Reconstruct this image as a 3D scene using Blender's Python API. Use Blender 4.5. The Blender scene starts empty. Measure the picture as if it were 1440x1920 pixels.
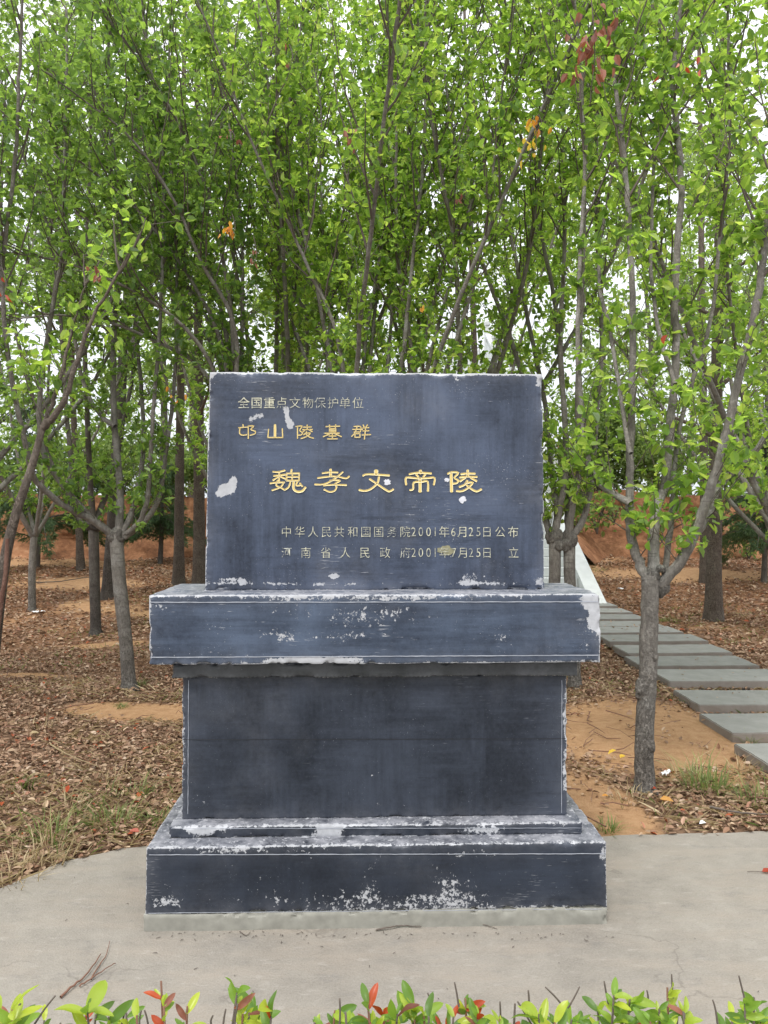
import bpy, bmesh, math, random
import numpy as np
from mathutils import Vector, noise as mn

random.seed(7); rng = np.random.default_rng(7)
sc = bpy.context.scene
C = sc.collection
R = math.radians
F, HX, HY, EYE = 1443.0, 720.0, 965.0, 1.5

# ---------------------------------------------------------------- camera, sky, sun, exposure
cd = bpy.data.cameras.new('camera'); cam = bpy.data.objects.new('camera', cd); C.objects.link(cam)
cd.sensor_fit = 'VERTICAL'; cd.sensor_height = 24; cd.lens = 24 * F / 1920
cd.clip_start = .05; cd.clip_end = 2000
cam.location = (0, 0, EYE); cam.rotation_euler = (R(90.2), 0, 0)
sc.camera = cam
wd = bpy.data.worlds.new('World'); sc.world = wd; wd.use_nodes = True
nt = wd.node_tree; nt.nodes.clear()
SUN_EL, SUN_AZ = R(58), R(200)      # azimuth measured clockwise from +Y
sky = nt.nodes.new('ShaderNodeTexSky'); sky.sky_type = 'NISHITA'; sky.sun_disc = False
sky.sun_elevation = SUN_EL; sky.sun_rotation = SUN_AZ; sky.dust_density = 6; sky.air_density = 1.2; sky.ozone_density = 1
hsv = nt.nodes.new('ShaderNodeHueSaturation'); hsv.inputs['Saturation'].default_value = .35
# overcast veil: even pale cloud, brighter overhead, over the Nishita sky
tcw = nt.nodes.new('ShaderNodeTexCoord'); spw = nt.nodes.new('ShaderNodeSeparateXYZ')
nt.links.new(tcw.outputs['Generated'], spw.inputs[0])
rmp = nt.nodes.new('ShaderNodeValToRGB')
rmp.color_ramp.elements[0].position = .0; rmp.color_ramp.elements[0].color = (5.7, 6.05, 6.5, 1)
rmp.color_ramp.elements[1].position = 1.; rmp.color_ramp.elements[1].color = (15, 15.2, 15.6, 1)
nt.links.new(spw.outputs['Z'], rmp.inputs[0])
cn = nt.nodes.new('ShaderNodeTexNoise'); cn.inputs['Scale'].default_value = 3; cn.inputs['Detail'].default_value = 5
nt.links.new(tcw.outputs['Generated'], cn.inputs['Vector'])
mxn = nt.nodes.new('ShaderNodeMapRange'); mxn.inputs['From Min'].default_value = .3; mxn.inputs['From Max'].default_value = .7
mxn.inputs['To Min'].default_value = .86; mxn.inputs['To Max'].default_value = .97
nt.links.new(cn.outputs['Fac'], mxn.inputs['Value'])
mx = nt.nodes.new('ShaderNodeMix'); mx.data_type = 'RGBA'
nt.links.new(mxn.outputs[0], mx.inputs['Factor'])
bgn = nt.nodes.new('ShaderNodeBackground'); bgn.inputs['Strength'].default_value = .1
ow = nt.nodes.new('ShaderNodeOutputWorld')
nt.links.new(sky.outputs[0], hsv.inputs['Color']); nt.links.new(hsv.outputs[0], mx.inputs['A']); nt.links.new(rmp.outputs[0], mx.inputs['B'])
nt.links.new(mx.outputs['Result'], bgn.inputs['Color']); nt.links.new(bgn.outputs[0], ow.inputs['Surface'])
sl = bpy.data.lights.new('sun', 'SUN'); sl.energy = 1.5; sl.angle = R(14); sl.color = (1, .96, .9)
sun = bpy.data.objects.new('sun', sl); C.objects.link(sun)
sd = Vector((math.sin(SUN_AZ) * math.cos(SUN_EL), math.cos(SUN_AZ) * math.cos(SUN_EL), math.sin(SUN_EL)))
sun.rotation_euler = sd.to_track_quat('Z', 'Y').to_euler()
sc.view_settings.view_transform = 'Standard'; sc.view_settings.look = 'None'
sc.view_settings.exposure = .78; sc.view_settings.gamma = 1; sc.view_settings.use_curve_mapping = False
sc.cycles.max_bounces = 7; sc.cycles.diffuse_bounces = 4; sc.cycles.transmission_bounces = 4; sc.cycles.glossy_bounces = 2

# ---------------------------------------------------------------- helpers
def W(px, py, D): return Vector(((px - HX) / F * D, D, EYE - (py - HY) / F * D))

def tag(o, label=None, cat=None, group=None, kind=None):
    if label: o['label'] = label
    if cat: o['category'] = cat
    if group: o['group'] = group
    if kind: o['kind'] = kind
    return o

def empty(name, loc=(0, 0, 0), rz=0):
    o = bpy.data.objects.new(name, None); C.objects.link(o); o.location = loc; o.rotation_euler = (0, 0, rz)
    o.empty_display_size = .1
    return o

def np_mesh(name, V, Fc, mat, parent=None, smooth=False, attrs=None):
    """V: (n,3); Fc: list of (m,k) int arrays"""
    me = bpy.data.meshes.new(name)
    V = np.asarray(V, dtype=np.float32)
    if not isinstance(Fc, list): Fc = [Fc]
    Fc = [np.asarray(f, dtype=np.int32) for f in Fc if len(f)]
    loops = np.concatenate([f.ravel() for f in Fc])
    tot = np.concatenate([np.full(len(f), f.shape[1], dtype=np.int32) for f in Fc])
    st = np.concatenate([[0], np.cumsum(tot)[:-1]]).astype(np.int32)
    me.vertices.add(len(V)); me.vertices.foreach_set('co', V.ravel())
    me.loops.add(len(loops)); me.loops.foreach_set('vertex_index', loops)
    me.polygons.add(len(tot)); me.polygons.foreach_set('loop_start', st); me.polygons.foreach_set('loop_total', tot)
    me.polygons.foreach_set('use_smooth', np.full(len(tot), smooth))
    me.update(calc_edges=True); me.validate()
    for k, a in (attrs or {}).items():
        at = me.attributes.new(k, 'FLOAT', 'POINT'); at.data.foreach_set('value', np.asarray(a, dtype=np.float32))
    me.materials.append(mat)
    o = bpy.data.objects.new(name, me); C.objects.link(o)
    if parent: o.parent = parent
    return o

def bm_obj(name, bm, mat, parent=None, smooth=False):
    me = bpy.data.meshes.new(name); bm.to_mesh(me); bm.free(); me.materials.append(mat)
    if smooth:
        for p in me.polygons: p.use_smooth = True
    o = bpy.data.objects.new(name, me); C.objects.link(o)
    if parent: o.parent = parent
    return o

def box_bm(x0, x1, y0, y1, z0, z1, bevel=0, bm=None):
    b = bmesh.new()
    bmesh.ops.create_cube(b, size=1)
    for v in b.verts:
        v.co = Vector((x0 + (v.co.x + .5) * (x1 - x0), y0 + (v.co.y + .5) * (y1 - y0), z0 + (v.co.z + .5) * (z1 - z0)))
    if bevel: bmesh.ops.bevel(b, geom=b.edges[:] , offset=bevel, segments=2, affect='EDGES')
    if bm is None: return b
    me = bpy.data.meshes.new('t'); b.to_mesh(me); bm.from_mesh(me); bpy.data.meshes.remove(me); b.free()
    return bm

# numpy value noise (for terrain, wear, displacement)
_P = rng.random((64, 64, 64)).astype(np.float32)
def vnoise(p, s=1.0, off=0.0):
    q = np.asarray(p, dtype=np.float64) * s + 100.37 + off
    i = np.floor(q).astype(int); f = q - i; f = f * f * (3 - 2 * f)
    r = 0
    for dx in (0, 1):
        for dy in (0, 1):
            for dz in (0, 1):
                w = (f[..., 0] if dx else 1 - f[..., 0]) * (f[..., 1] if dy else 1 - f[..., 1]) * (f[..., 2] if dz else 1 - f[..., 2])
                r = r + w * _P[(i[..., 0] + dx) & 63, (i[..., 1] + dy) & 63, (i[..., 2] + dz) & 63]
    return r
def fbm(p, s=1.0, o=4, off=0.0):
    a, t, r = 1.0, 0.0, 0
    for k in range(o):
        r = r + a * vnoise(p, s * 2 ** k, off + 17 * k); t += a; a *= .5
    return r / t

# ---------------------------------------------------------------- materials
class NB:
    def __init__(s, name):
        s.m = bpy.data.materials.new(name); s.m.use_nodes = True; s.t = s.m.node_tree; s.t.nodes.clear()
        s.out = s.t.nodes.new('ShaderNodeOutputMaterial')
    def n(s, typ, ins=None, **kw):
        x = s.t.nodes.new('ShaderNode' + typ)
        for k, v in kw.items(): setattr(x, k, v)
        for k, v in (ins or {}).items():
            sk = x.inputs[k]
            if isinstance(v, bpy.types.NodeSocket): s.t.links.new(v, sk)
            elif isinstance(v, bpy.types.Node): s.t.links.new(v.outputs[0], sk)
            else: sk.default_value = v
        return x
    def coord(s): return s.n('TexCoord').outputs['Object']
    def scale(s, v, sx, sy, sz):
        return s.n('VectorMath', {0: v, 1: (sx, sy, sz)}, operation='MULTIPLY').outputs[0]
    def noise(s, v, sc=1, det=4, ro=.55):
        return s.n('TexNoise', {'Vector': v, 'Scale': sc, 'Detail': det, 'Roughness': ro}).outputs['Fac']
    def ramp(s, f, stops, interp='LINEAR'):
        r = s.n('ValToRGB', {0: f}); cr = r.color_ramp; cr.interpolation = interp
        while len(cr.elements) < len(stops): cr.elements.new(.5)
        for e, (p, c) in zip(cr.elements, stops):
            e.position = p; e.color = (*c, 1) if len(c) == 3 else c
        return r.outputs[0]
    def mr(s, v, a, b, c=0., d=1., smooth=False):
        return s.n('MapRange', {'Value': v, 'From Min': a, 'From Max': b, 'To Min': c, 'To Max': d}, interpolation_type='SMOOTHSTEP' if smooth else 'LINEAR').outputs[0]
    def math(s, op, a, b=0.): return s.n('Math', {0: a, 1: b}, operation=op).outputs[0]
    def mix(s, f, a, b, mode='MIX'):
        x = s.n('Mix', data_type='RGBA', blend_type=mode)
        for k, v in (('Factor', f), ('A', a), ('B', b)):
            sk = [i for i in x.inputs if i.name == k and i.enabled][0]
            if isinstance(v, bpy.types.NodeSocket): s.t.links.new(v, sk)
            else: sk.default_value = v if k == 'Factor' else ((*v, 1) if len(v) == 3 else v)
        return [o for o in x.outputs if o.enabled][0]
    def bump(s, h, strength=.3, dist=.01, normal=None):
        d = {'Height': h, 'Strength': strength, 'Distance': dist}
        if normal: d['Normal'] = normal
        return s.n('Bump', d).outputs[0]
    def bsdf(s, col, rough=.7, normal=None, spec=.5):
        d = {'Base Color': col if isinstance(col, bpy.types.NodeSocket) else (*col, 1), 'Roughness': rough, 'Specular IOR Level': spec}
        if normal: d['Normal'] = normal
        b = s.n('BsdfPrincipled', d); s.t.links.new(b.outputs[0], s.out.inputs[0]); return b
    def attr(s, name): return s.n('Attribute', attribute_name=name).outputs['Fac']

def plain(name, col, rough=.8, var=.25, sc=30):
    b = NB(name); f = b.noise(b.coord(), sc, 4)
    c = b.mix(f, tuple(x * (1 - var) for x in col), tuple(min(1, x * (1 + var)) for x in col))
    b.bsdf(c, rough, b.bump(f, .3, .003)); return b.m

def paint_mat(name, dark, light, vert=.5, chip=(.50, .51, .54), scuff=1.):
    b = NB(name); co = b.coord()
    big = b.noise(b.scale(co, 1, 1, .7), 2.6, 5, .6)
    vb = b.noise(b.scale(co, 70, 70, 4), 1, 5, .6)
    vw = b.noise(b.scale(co, 9, 9, .9), 1, 3, .6)
    hb = b.noise(b.scale(co, 4, 4, 75), 1, 6, .65)
    hw = b.noise(b.scale(co, 2.5, 2.5, 14), 1, 5, .6)
    sel = b.mr(b.noise(b.scale(co, 1, 1, 1), 3.3, 2), .44 + (vert - .5) * .3, .56 + (vert - .5) * .3)
    br = b.n('Mix', {0: sel, 2: vb, 3: hb}).outputs[0]
    wide = b.n('Mix', {0: sel, 2: vw, 3: hw}).outputs[0]
    f = b.math('ADD', b.math('ADD', b.math('MULTIPLY', big, .60), b.math('MULTIPLY', br, .20)), b.math('MULTIPLY', wide, .30))
    f = b.mr(f, .45, .66)
    col = b.ramp(f, [(0, dark), (.45, tuple((a * .55 + c * .45) for a, c in zip(dark, light))), (1, light)])
    hd = b.noise(b.scale(co, 3.2, 3.2, 30), 1, 7, .72)
    hp = b.noise(b.scale(co, 1.2, 1.2, 2.2), 2.4, 3)
    col = b.mix(b.math('MULTIPLY', b.mr(hd, .50, .62), b.mr(hp, .46, .60, 0, .75)), col, dark)
    mott = b.noise(co, 60, 6, .8)
    col = b.mix(b.mr(mott, .3, .7, 0, .35), col, tuple(min(1, c * 1.15 + .01) for c in light))
    col = b.mix(b.mr(b.noise(co, 130, 5, .8), .55, .72, 0, .4), col, tuple(c * .7 for c in dark))
    # chalky dusting and worn paint
    wear = b.attr('wear'); dust = b.attr('dust')
    fine = b.noise(co, 95, 8, .72); med = b.noise(co, 34, 8, .72)
    hz = b.noise(b.scale(co, 18, 18, 260), 1, 4, .6)
    dm = b.math('MULTIPLY', dust, b.mr(b.noise(co, 14, 8, .75), .30, .62))
    dcol = b.mix(b.noise(co, 7, 6), (.13, .14, .17), (.36, .36, .385))
    col = b.mix(dm, col, dcol)
    scr = b.mr(b.math('ADD', hz, b.math('MULTIPLY', b.noise(co, 3.2, 3), .6)), 1.0, 1.07, 0, .5 * scuff)
    col = b.mix(scr, col, chip)
    m = b.math('ADD', b.math('ADD', b.math('MULTIPLY', med, .6), b.math('MULTIPLY', fine, .4)), b.math('MULTIPLY', wear, .42))
    cm = b.mr(m, .655, .675)
    ccol = b.mix(b.noise(co, 55, 5), chip, tuple(c * .62 for c in chip))
    col = b.mix(cm, col, ccol)
    speck = b.mr(b.math('ADD', b.noise(co, 210, 3, .6), b.math('MULTIPLY', b.noise(co, 5, 4), .25)), .845, .865, 0, .75 * scuff)
    col = b.mix(speck, col, chip)
    h = b.math('SUBTRACT', b.math('MULTIPLY', br, .35), b.math('MULTIPLY', cm, 1.))
    b.bsdf(col, b.mr(f, 0, 1, .42, .62), b.bump(h, .45, .0022), .35)
    return b.m

M = {}
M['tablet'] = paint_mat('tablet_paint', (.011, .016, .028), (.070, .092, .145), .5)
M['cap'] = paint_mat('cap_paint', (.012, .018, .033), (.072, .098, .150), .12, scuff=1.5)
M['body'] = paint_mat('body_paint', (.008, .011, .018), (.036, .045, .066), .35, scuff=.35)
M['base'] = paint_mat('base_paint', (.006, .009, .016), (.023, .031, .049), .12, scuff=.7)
M['neck'] = paint_mat('neck_paint', (.020, .022, .024), (.055, .058, .060), .3, (.30, .29, .27))
M['score'] = plain('score_line', (.33, .35, .40), .8)
M['score_dark'] = plain('dark_seam', (.018, .02, .026), .8)

b = NB('gold_leaf_paint'); e = b.attr('edge'); co = b.coord()
nz = b.noise(co, 160, 4, .7)
col = b.mix(b.mr(b.math('ADD', e, b.math('MULTIPLY', b.math('SUBTRACT', nz, .5), 1.1)), .35, .75), (.66, .50, .17), (.78, .74, .54))
b.bsdf(col, .5, None, .4); M['gold'] = b.m
b = NB('thin_white_gold_paint'); co = b.coord()
col = b.mix(b.mr(b.noise(co, 45, 6, .7), .40, .62), (.20, .21, .20), (.66, .64, .47)); b.bsdf(col, .6); M['pale_gold'] = b.m
b = NB('faded_gold_paint'); co = b.coord()
col = b.mix(b.mr(b.noise(co, 60, 6, .7), .45, .58), (.12, .13, .14), (.55, .55, .46)); b.bsdf(col, .65); M['faded_gold'] = b.m
M['chip_white'] = plain('white_plaster_patch', (.58, .59, .64), .85, .15, 60)
M['stain'] = plain('dry_gold_smear', (.22, .21, .13), .8, .4, 90)

b = NB('concrete'); co = b.coord()
n1 = b.noise(co, 1.1, 6, .6); n2 = b.noise(co, 9, 8, .7); n3 = b.noise(co, 140, 4, .6)
n4 = b.noise(b.scale(co, 1, 3.5, 1), 2.3, 7, .65)
col = b.ramp(b.math('ADD', b.math('MULTIPLY', n1, .5), b.math('MULTIPLY', n2, .5)), [(.32, (.162, .145, .122)), (.5, (.228, .207, .176)), (.68, (.295, .270, .232))])
col = b.mix(b.mr(n4, .46, .66, 0, .75), col, (.275, .238, .195))
col = b.mix(b.mr(b.noise(b.scale(co, 1, 2, 1), 4.5, 8, .7), .56, .68, 0, .55), col, (.145, .135, .125))
col = b.mix(b.mr(b.noise(b.scale(co, 3, 9, 1), 3, 6, .7), .58, .66, 0, .4), col, (.36, .335, .30))
col = b.mix(b.mr(n3, .35, .75, 0, .35), col, (.36, .34, .31))
col = b.mix(b.mr(b.noise(co, 300, 2, .5), .64, .70, 0, .55), col, (.10, .09, .08))
vo = b.n('TexVoronoi', {'Vector': b.n('VectorMath', {0: co, 1: b.n('TexNoise', {'Vector': co, 'Scale': 3, 'Detail': 5}).outputs['Color']}, operation='ADD').outputs[0], 'Scale': .55}, feature='DISTANCE_TO_EDGE').outputs[0]
ck = b.math('MULTIPLY', b.mr(vo, .0, .006, 1, 0), b.mr(b.noise(co, 1.7, 3), .45, .5))
col = b.mix(b.math('MULTIPLY', ck, .42), col, (.12, .105, .09))
h = b.math('ADD', b.math('MULTIPLY', n3, .5), b.math('MULTIPLY', n2, 1.2))
b.bsdf(col, .88, b.bump(h, .7, .008), .25); M['concrete'] = b.m

M['bare_concrete'] = plain('raw_concrete_skirt', (.25, .245, .215), .9, .4, 22)
b = NB('grey_slate'); co = b.coord()
n1 = b.noise(co, 6, 6, .65); n2 = b.noise(co, 70, 4)
oi = b.n('ObjectInfo').outputs['Random']
col = b.ramp(b.math('ADD', b.math('MULTIPLY', n1, .8), b.math('MULTIPLY', oi, .2)), [(.3, (.155, .157, .145)), (.6, (.225, .226, .212)), (.8, (.28, .278, .26))])
nrm = b.n('NewGeometry').outputs['Normal']; sp = b.n('SeparateXYZ', {0: nrm}).outputs['Z']
col = b.mix(b.mr(sp, .5, .2, 0, .35), col, (.22, .145, .10))
col = b.mix(b.mr(n2, .62, .72, 0, .4), col, (.30, .27, .22))
b.bsdf(col, .7, b.bump(b.math('ADD', n1, n2), .35, .004), .4); M['slate'] = b.m
M['marble'] = plain('white_marble', (.52, .54, .54), .6, .18, 8)

b = NB('soil'); co = b.coord()
n1 = b.noise(co, .8, 6, .6); n2 = b.noise(co, 14, 8, .7); n3 = b.noise(co, 90, 5, .7)
bare = b.attr('bare')
br = b.ramp(n2, [(.3, (.085, .05, .033)), (.5, (.17, .105, .068)), (.7, (.29, .19, .125))])
og = b.ramp(b.math('ADD', b.math('MULTIPLY', n2, .6), b.math('MULTIPLY', n3, .4)), [(.3, (.24, .135, .068)), (.5, (.37, .22, .118)), (.7, (.46, .30, .17))])
far = b.ramp(b.math('ADD', b.math('MULTIPLY', n2, .5), b.math('MULTIPLY', n1, .5)), [(.35, (.09, .045, .026)), (.5, (.20, .095, .045)), (.65, (.32, .165, .085))])
yy = b.n('SeparateXYZ', {0: co}).outputs['Y']
br = b.mix(b.mr(yy, 6, 11, 0, .75), br, far)
f = b.mr(b.math('ADD', bare, b.math('MULTIPLY', b.math('SUBTRACT', n2, .5), .6)), .35, .65)
col = b.mix(f, br, og)
b.bsdf(col, .95, b.bump(b.math('ADD', n2, b.math('MULTIPLY', n3, .6)), .8, .02), .1); M['soil'] = b.m

b = NB('red_clay'); co = b.coord()
n1 = b.noise(b.scale(co, 1, 1, 1.6), 1.3, 7, .62); n2 = b.noise(b.scale(co, 1, 1, 1.2), 9, 8, .7)
st = b.noise(b.scale(co, 3.5, 3.5, .5), 1, 5, .6)
f = b.math('ADD', b.math('ADD', b.math('MULTIPLY', n1, .45), b.math('MULTIPLY', n2, .35)), b.math('MULTIPLY', st, .2))
col = b.ramp(f, [(.36, (.085, .042, .024)), (.46, (.20, .095, .050)), (.55, (.32, .16, .085)), (.66, (.45, .28, .165))])
b.bsdf(col, .95, b.bump(f, .9, .12), .1); M['clay'] = b.m

def bark_mat(name, lo, hi, rough_scale=60, lich=(.38, .38, .35)):
    b = NB(name); co = b.coord()
    w = b.n('VectorMath', {0: co, 1: b.scale(b.n('TexNoise', {'Vector': co, 'Scale': 30., 'Detail': 4.}).outputs['Color'], .03, .03, .03)}, operation='ADD').outputs[0]
    n1 = b.noise(b.scale(co, 1, 1, .25), 45, 6, .65); n2 = b.noise(co, 7, 5, .6)
    vo = b.n('TexVoronoi', {'Vector': b.scale(w, 1, 1, .7), 'Scale': float(rough_scale) * 1.9}, feature='DISTANCE_TO_EDGE').outputs[0]
    low = b.attr('low')
    hz = b.noise(b.scale(co, 9, 9, 120), 1, 4, .6)
    gr = b.noise(b.scale(w, 1, 1, .55), 75, 6, .75); cr = b.math('MULTIPLY', b.math('ADD', b.math('MULTIPLY', b.mr(vo, 0, .14, 1, 0), .45), b.mr(gr, .54, .40, 0, 1.)), b.mr(low, 0, 1, .25, 1.))
    col = b.ramp(b.math('ADD', b.math('MULTIPLY', n1, .5), b.math('MULTIPLY', n2, .5)), [(.32, lo), (.66, hi)])
    col = b.mix(b.mr(n2, .52, .7, 0, .6), col, lich)
    col = b.mix(b.math('MULTIPLY', cr, .62), col, tuple(c * .4 for c in lo))
    col = b.mix(b.mr(hz, .60, .68, 0, .5), col, tuple(c * .45 for c in lo))
    h = b.math('SUBTRACT', b.math('MULTIPLY', n1, .6), cr)
    b.bsdf(col, .85, b.bump(h, 1., .008), .25); return b.m
M['bark'] = bark_mat('grey_bark', (.145, .130, .115), (.33, .305, .27))
M['bark_dark'] = bark_mat('dark_bark', (.065, .056, .050), (.16, .14, .122), 45, (.17, .17, .15))
M['bark_brown'] = bark_mat('brown_bark', (.10, .078, .062), (.22, .18, .148), 30, (.20, .18, .15))
M['bark_torn'] = bark_mat('torn_bark', (.11, .045, .032), (.26, .16, .12), 30, (.24, .17, .13))

def leaf_mat(name, stops, tr, trf=.42, rough=.42, spec=.5):
    b = NB(name); r = b.n('NewGeometry').outputs['Random Per Island']
    oi = b.n('ObjectInfo').outputs['Random']
    rr = b.math('FRACT', b.math('ADD', r, oi))
    c = b.ramp(rr, stops)
    t = b.mix(.55, b.mix(1., c, (3.2, 3.2, 2.2), 'MULTIPLY'), tr)
    p = b.n('BsdfPrincipled', {'Base Color': c, 'Roughness': rough, 'Specular IOR Level': spec})
    tl = b.n('BsdfTranslucent', {'Color': t})
    ms = b.n('MixShader', {0: trf, 1: p.outputs[0], 2: tl.outputs[0]})
    b.t.links.new(ms.outputs[0], b.out.inputs[0]); return b.m
M['leaf'] = leaf_mat('green_leaf', [(0, (.050, .10, .030)), (.3, (.095, .185, .038)), (.6, (.165, .285, .045)), (.86, (.28, .40, .065)), (1, (.38, .44, .12))], (.48, .64, .10), .52)
M['leaf_shaded'] = leaf_mat('shaded_green_leaf', [(0, (.045, .095, .035)), (.4, (.085, .165, .042)), (1, (.20, .31, .06))], (.42, .58, .10), .50)  # darker copy of the green leaf; shade of the left crowns put into colour
M['leaf_far'] = leaf_mat('far_leaf', [(0, (.075, .125, .05)), (.5, (.15, .23, .075)), (1, (.25, .34, .12))], (.42, .54, .16), .5, .55)
M['leaf_shrub'] = leaf_mat('pale_shrub_leaf', [(0, (.07, .12, .035)), (.5, (.12, .18, .045)), (1, (.20, .26, .08))], (.32, .44, .12), .4, .6)
M['needle'] = leaf_mat('conifer_needle', [(0, (.030, .065, .030)), (.6, (.055, .105, .042)), (1, (.10, .15, .06))], (.16, .28, .10), .25, .6)
M['hedge_leaf'] = leaf_mat('hedge_leaf', [(0, (.060, .13, .020)), (.4, (.095, .19, .026)), (.75, (.16, .28, .028)), (1, (.30, .38, .04))], (.40, .55, .06), .4, .45)
M['hedge_yellow'] = leaf_mat('young_yellow_leaf', [(0, (.26, .34, .03)), (1, (.36, .42, .04))], (.5, .6, .06), .35, .35)
M['red_leaf'] = leaf_mat('red_leaf', [(0, (.28, .035, .012)), (1, (.40, .07, .018))], (.5, .08, .02), .3, .4)
M['dry_leaf'] = leaf_mat('dry_brown_red_leaf', [(0, (.13, .045, .03)), (1, (.27, .10, .06))], (.35, .12, .06), .3, .6)
M['orange_leaf'] = leaf_mat('orange_leaf', [(0, (.45, .16, .03)), (1, (.55, .30, .04))], (.7, .35, .05), .4, .5)
M['yellow_leaf'] = leaf_mat('yellow_leaf', [(0, (.55, .38, .03)), (1, (.65, .48, .05))], (.8, .6, .08), .4, .5)
M['litter'] = leaf_mat('leaf_litter', [(0, (.10, .055, .034)), (.18, (.22, .135, .085)), (.4, (.34, .225, .145)), (.55, (.17, .10, .066)), (.7, (.46, .34, .23)), (.9, (.20, .09, .05)), (.955, (.48, .38, .29)), (.99, (.33, .08, .03))], (.2, .1, .05), .06, .7, .3)
M['grass'] = leaf_mat('green_grass', [(0, (.075, .12, .03)), (.6, (.13, .18, .05)), (1, (.24, .25, .09))], (.3, .4, .1), .3, .6)
M['straw'] = leaf_mat('dry_grass', [(0, (.22, .16, .08)), (.6, (.36, .28, .16)), (1, (.46, .38, .24))], (.4, .3, .15), .2, .7)
M['twig'] = plain('twig_bark', (.105, .085, .070), .85, .4, 60)
M['twig_red'] = plain('red_brown_twig', (.17, .085, .055), .8, .3, 60)
M['paper'] = plain('white_paper', (.75, .76, .78), .7, .05)

# ---------------------------------------------------------------- ground
def sstep(t): t = np.clip(t, 0, 1); return t * t * (3 - 2 * t)
def ghc(x, y): return .5 * sstep((np.asarray(y, float) - 10) / 7.5)
def gh(x, y):
    x = np.asarray(x, float); y = np.asarray(y, float)
    p = np.stack([x, y, np.zeros_like(x)], -1)
    return ghc(x, y) + (fbm(p, .9, 3) - .5) * .16 * sstep((y - 3.4) / 3) + (fbm(p, 6, 3) - .5) * .03 * sstep((y - 3.2) / 1) - .012
BARE = [(1.85, 5.3, .9, 1.1), (1.06, 4.0, .36, .6), (-1.75, 5.95, .75, .26), (-3.2, 9.0, .5, .25), (-5.4, 13.9, 1.2, .6),
        (-3.2, 11.3, .7, .35), (5.8, 15, 2.0, .8), (3.6, 15.6, 1.0, .8), (-3.3, 7.3, .35, .12), (6.5, 9.6, 1.2, .3), (-7.6, 16.6, 3, .8), (.3, 7.5, 1, .8)]
def bareness(x, y):
    x = np.asarray(x, float); y = np.asarray(y, float)
    p = np.stack([x, y, np.zeros_like(x)], -1); r = np.zeros_like(x)
    for a, b_, ra, rb in BARE:
        d = np.sqrt(((x - a) / ra) ** 2 + ((y - b_) / rb) ** 2)
        r = np.maximum(r, 1 - np.clip((d - .55) / .75, 0, 1))
    r = r + (fbm(p, 1.8, 4) - .5) * .9 * (r > 0)
    r = np.maximum(r, np.clip((fbm(p, .55, 4, 9) - .58) * 7, 0, .75) * sstep((y - 8) / 4))
    return np.clip(r, 0, 1)

def grid_sheet(name, xs, ys, hf, mat, attrs=None, smooth=True):
    X, Y = np.meshgrid(xs, ys); Z = hf(X, Y)
    V = np.stack([X, Y, Z], -1).reshape(-1, 3); n, m = len(xs), len(ys)
    i = np.arange(n * m).reshape(m, n)
    Fq = np.stack([i[:-1, :-1], i[:-1, 1:], i[1:, 1:], i[1:, :-1]], -1).reshape(-1, 4)
    return np_mesh(name, V, Fq, mat, smooth=smooth, attrs={k: f(X, Y).ravel() for k, f in (attrs or {}).items()})
xs = np.concatenate([np.linspace(-60, -14, 24)[:-1], np.linspace(-14, 14, 281), np.linspace(14, 60, 24)[1:]])
ys = np.concatenate([np.linspace(-40, 2.8, 30)[:-1], np.linspace(2.8, 9, 110), np.linspace(9, 18.3, 90)[1:]])
def ground_h(X, Y):
    h = gh(X, Y)
    # below the concrete pad the soil lies deeper
    return np.where(Y < 3.1, h - .03, h)
g = grid_sheet('ground', xs, ys, ground_h, M['soil'], {'bare': bareness}); tag(g, kind='structure')

# concrete pad with an uneven outline and a real edge
padc = [(-9, -6), (-9, 1.2), (-3.0, 2.15), (-1.95, 2.72), (-1.56, 3.05), (-1.40, 3.32), (-1.18, 3.46), (-.9, 3.52), (0, 3.54), (.9, 3.56), (1.1, 3.60), (1.5, 3.64), (1.9, 3.66), (2.6, 3.64), (9, 3.7), (9, -6)]
pts = []
for (a, b2) in zip(padc, padc[1:] + padc[:1]):
    L = math.hypot(b2[0] - a[0], b2[1] - a[1]); n = max(1, int(L / .04)) if (a[1] > 1 and b2[1] > 1) else 1
    for k in range(n):
        t = k / n; x = a[0] + t * (b2[0] - a[0]); y = a[1] + t * (b2[1] - a[1])
        d = (float(fbm(np.array([x, y, 0.]), 5, 4)) - .5) * .07 if n > 1 else 0
        pts.append((x, y + d))
bm = bmesh.new()
tv = [bm.verts.new((x, y, 0.0)) for x, y in pts]; bv = [bm.verts.new((x, y, -.12)) for x, y in pts]
bm.faces.new(tv[::-1])
for k in range(len(pts)): bm.faces.new((tv[k], tv[(k + 1) % len(pts)], bv[(k + 1) % len(pts)], bv[k]))
bmesh.ops.recalc_face_normals(bm, faces=bm.faces); bmesh.ops.triangulate(bm, faces=[f for f in bm.faces if len(f.verts) > 4])
pad = bm_obj('concrete_pavement', bm, M['concrete']); tag(pad, kind='structure')

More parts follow.
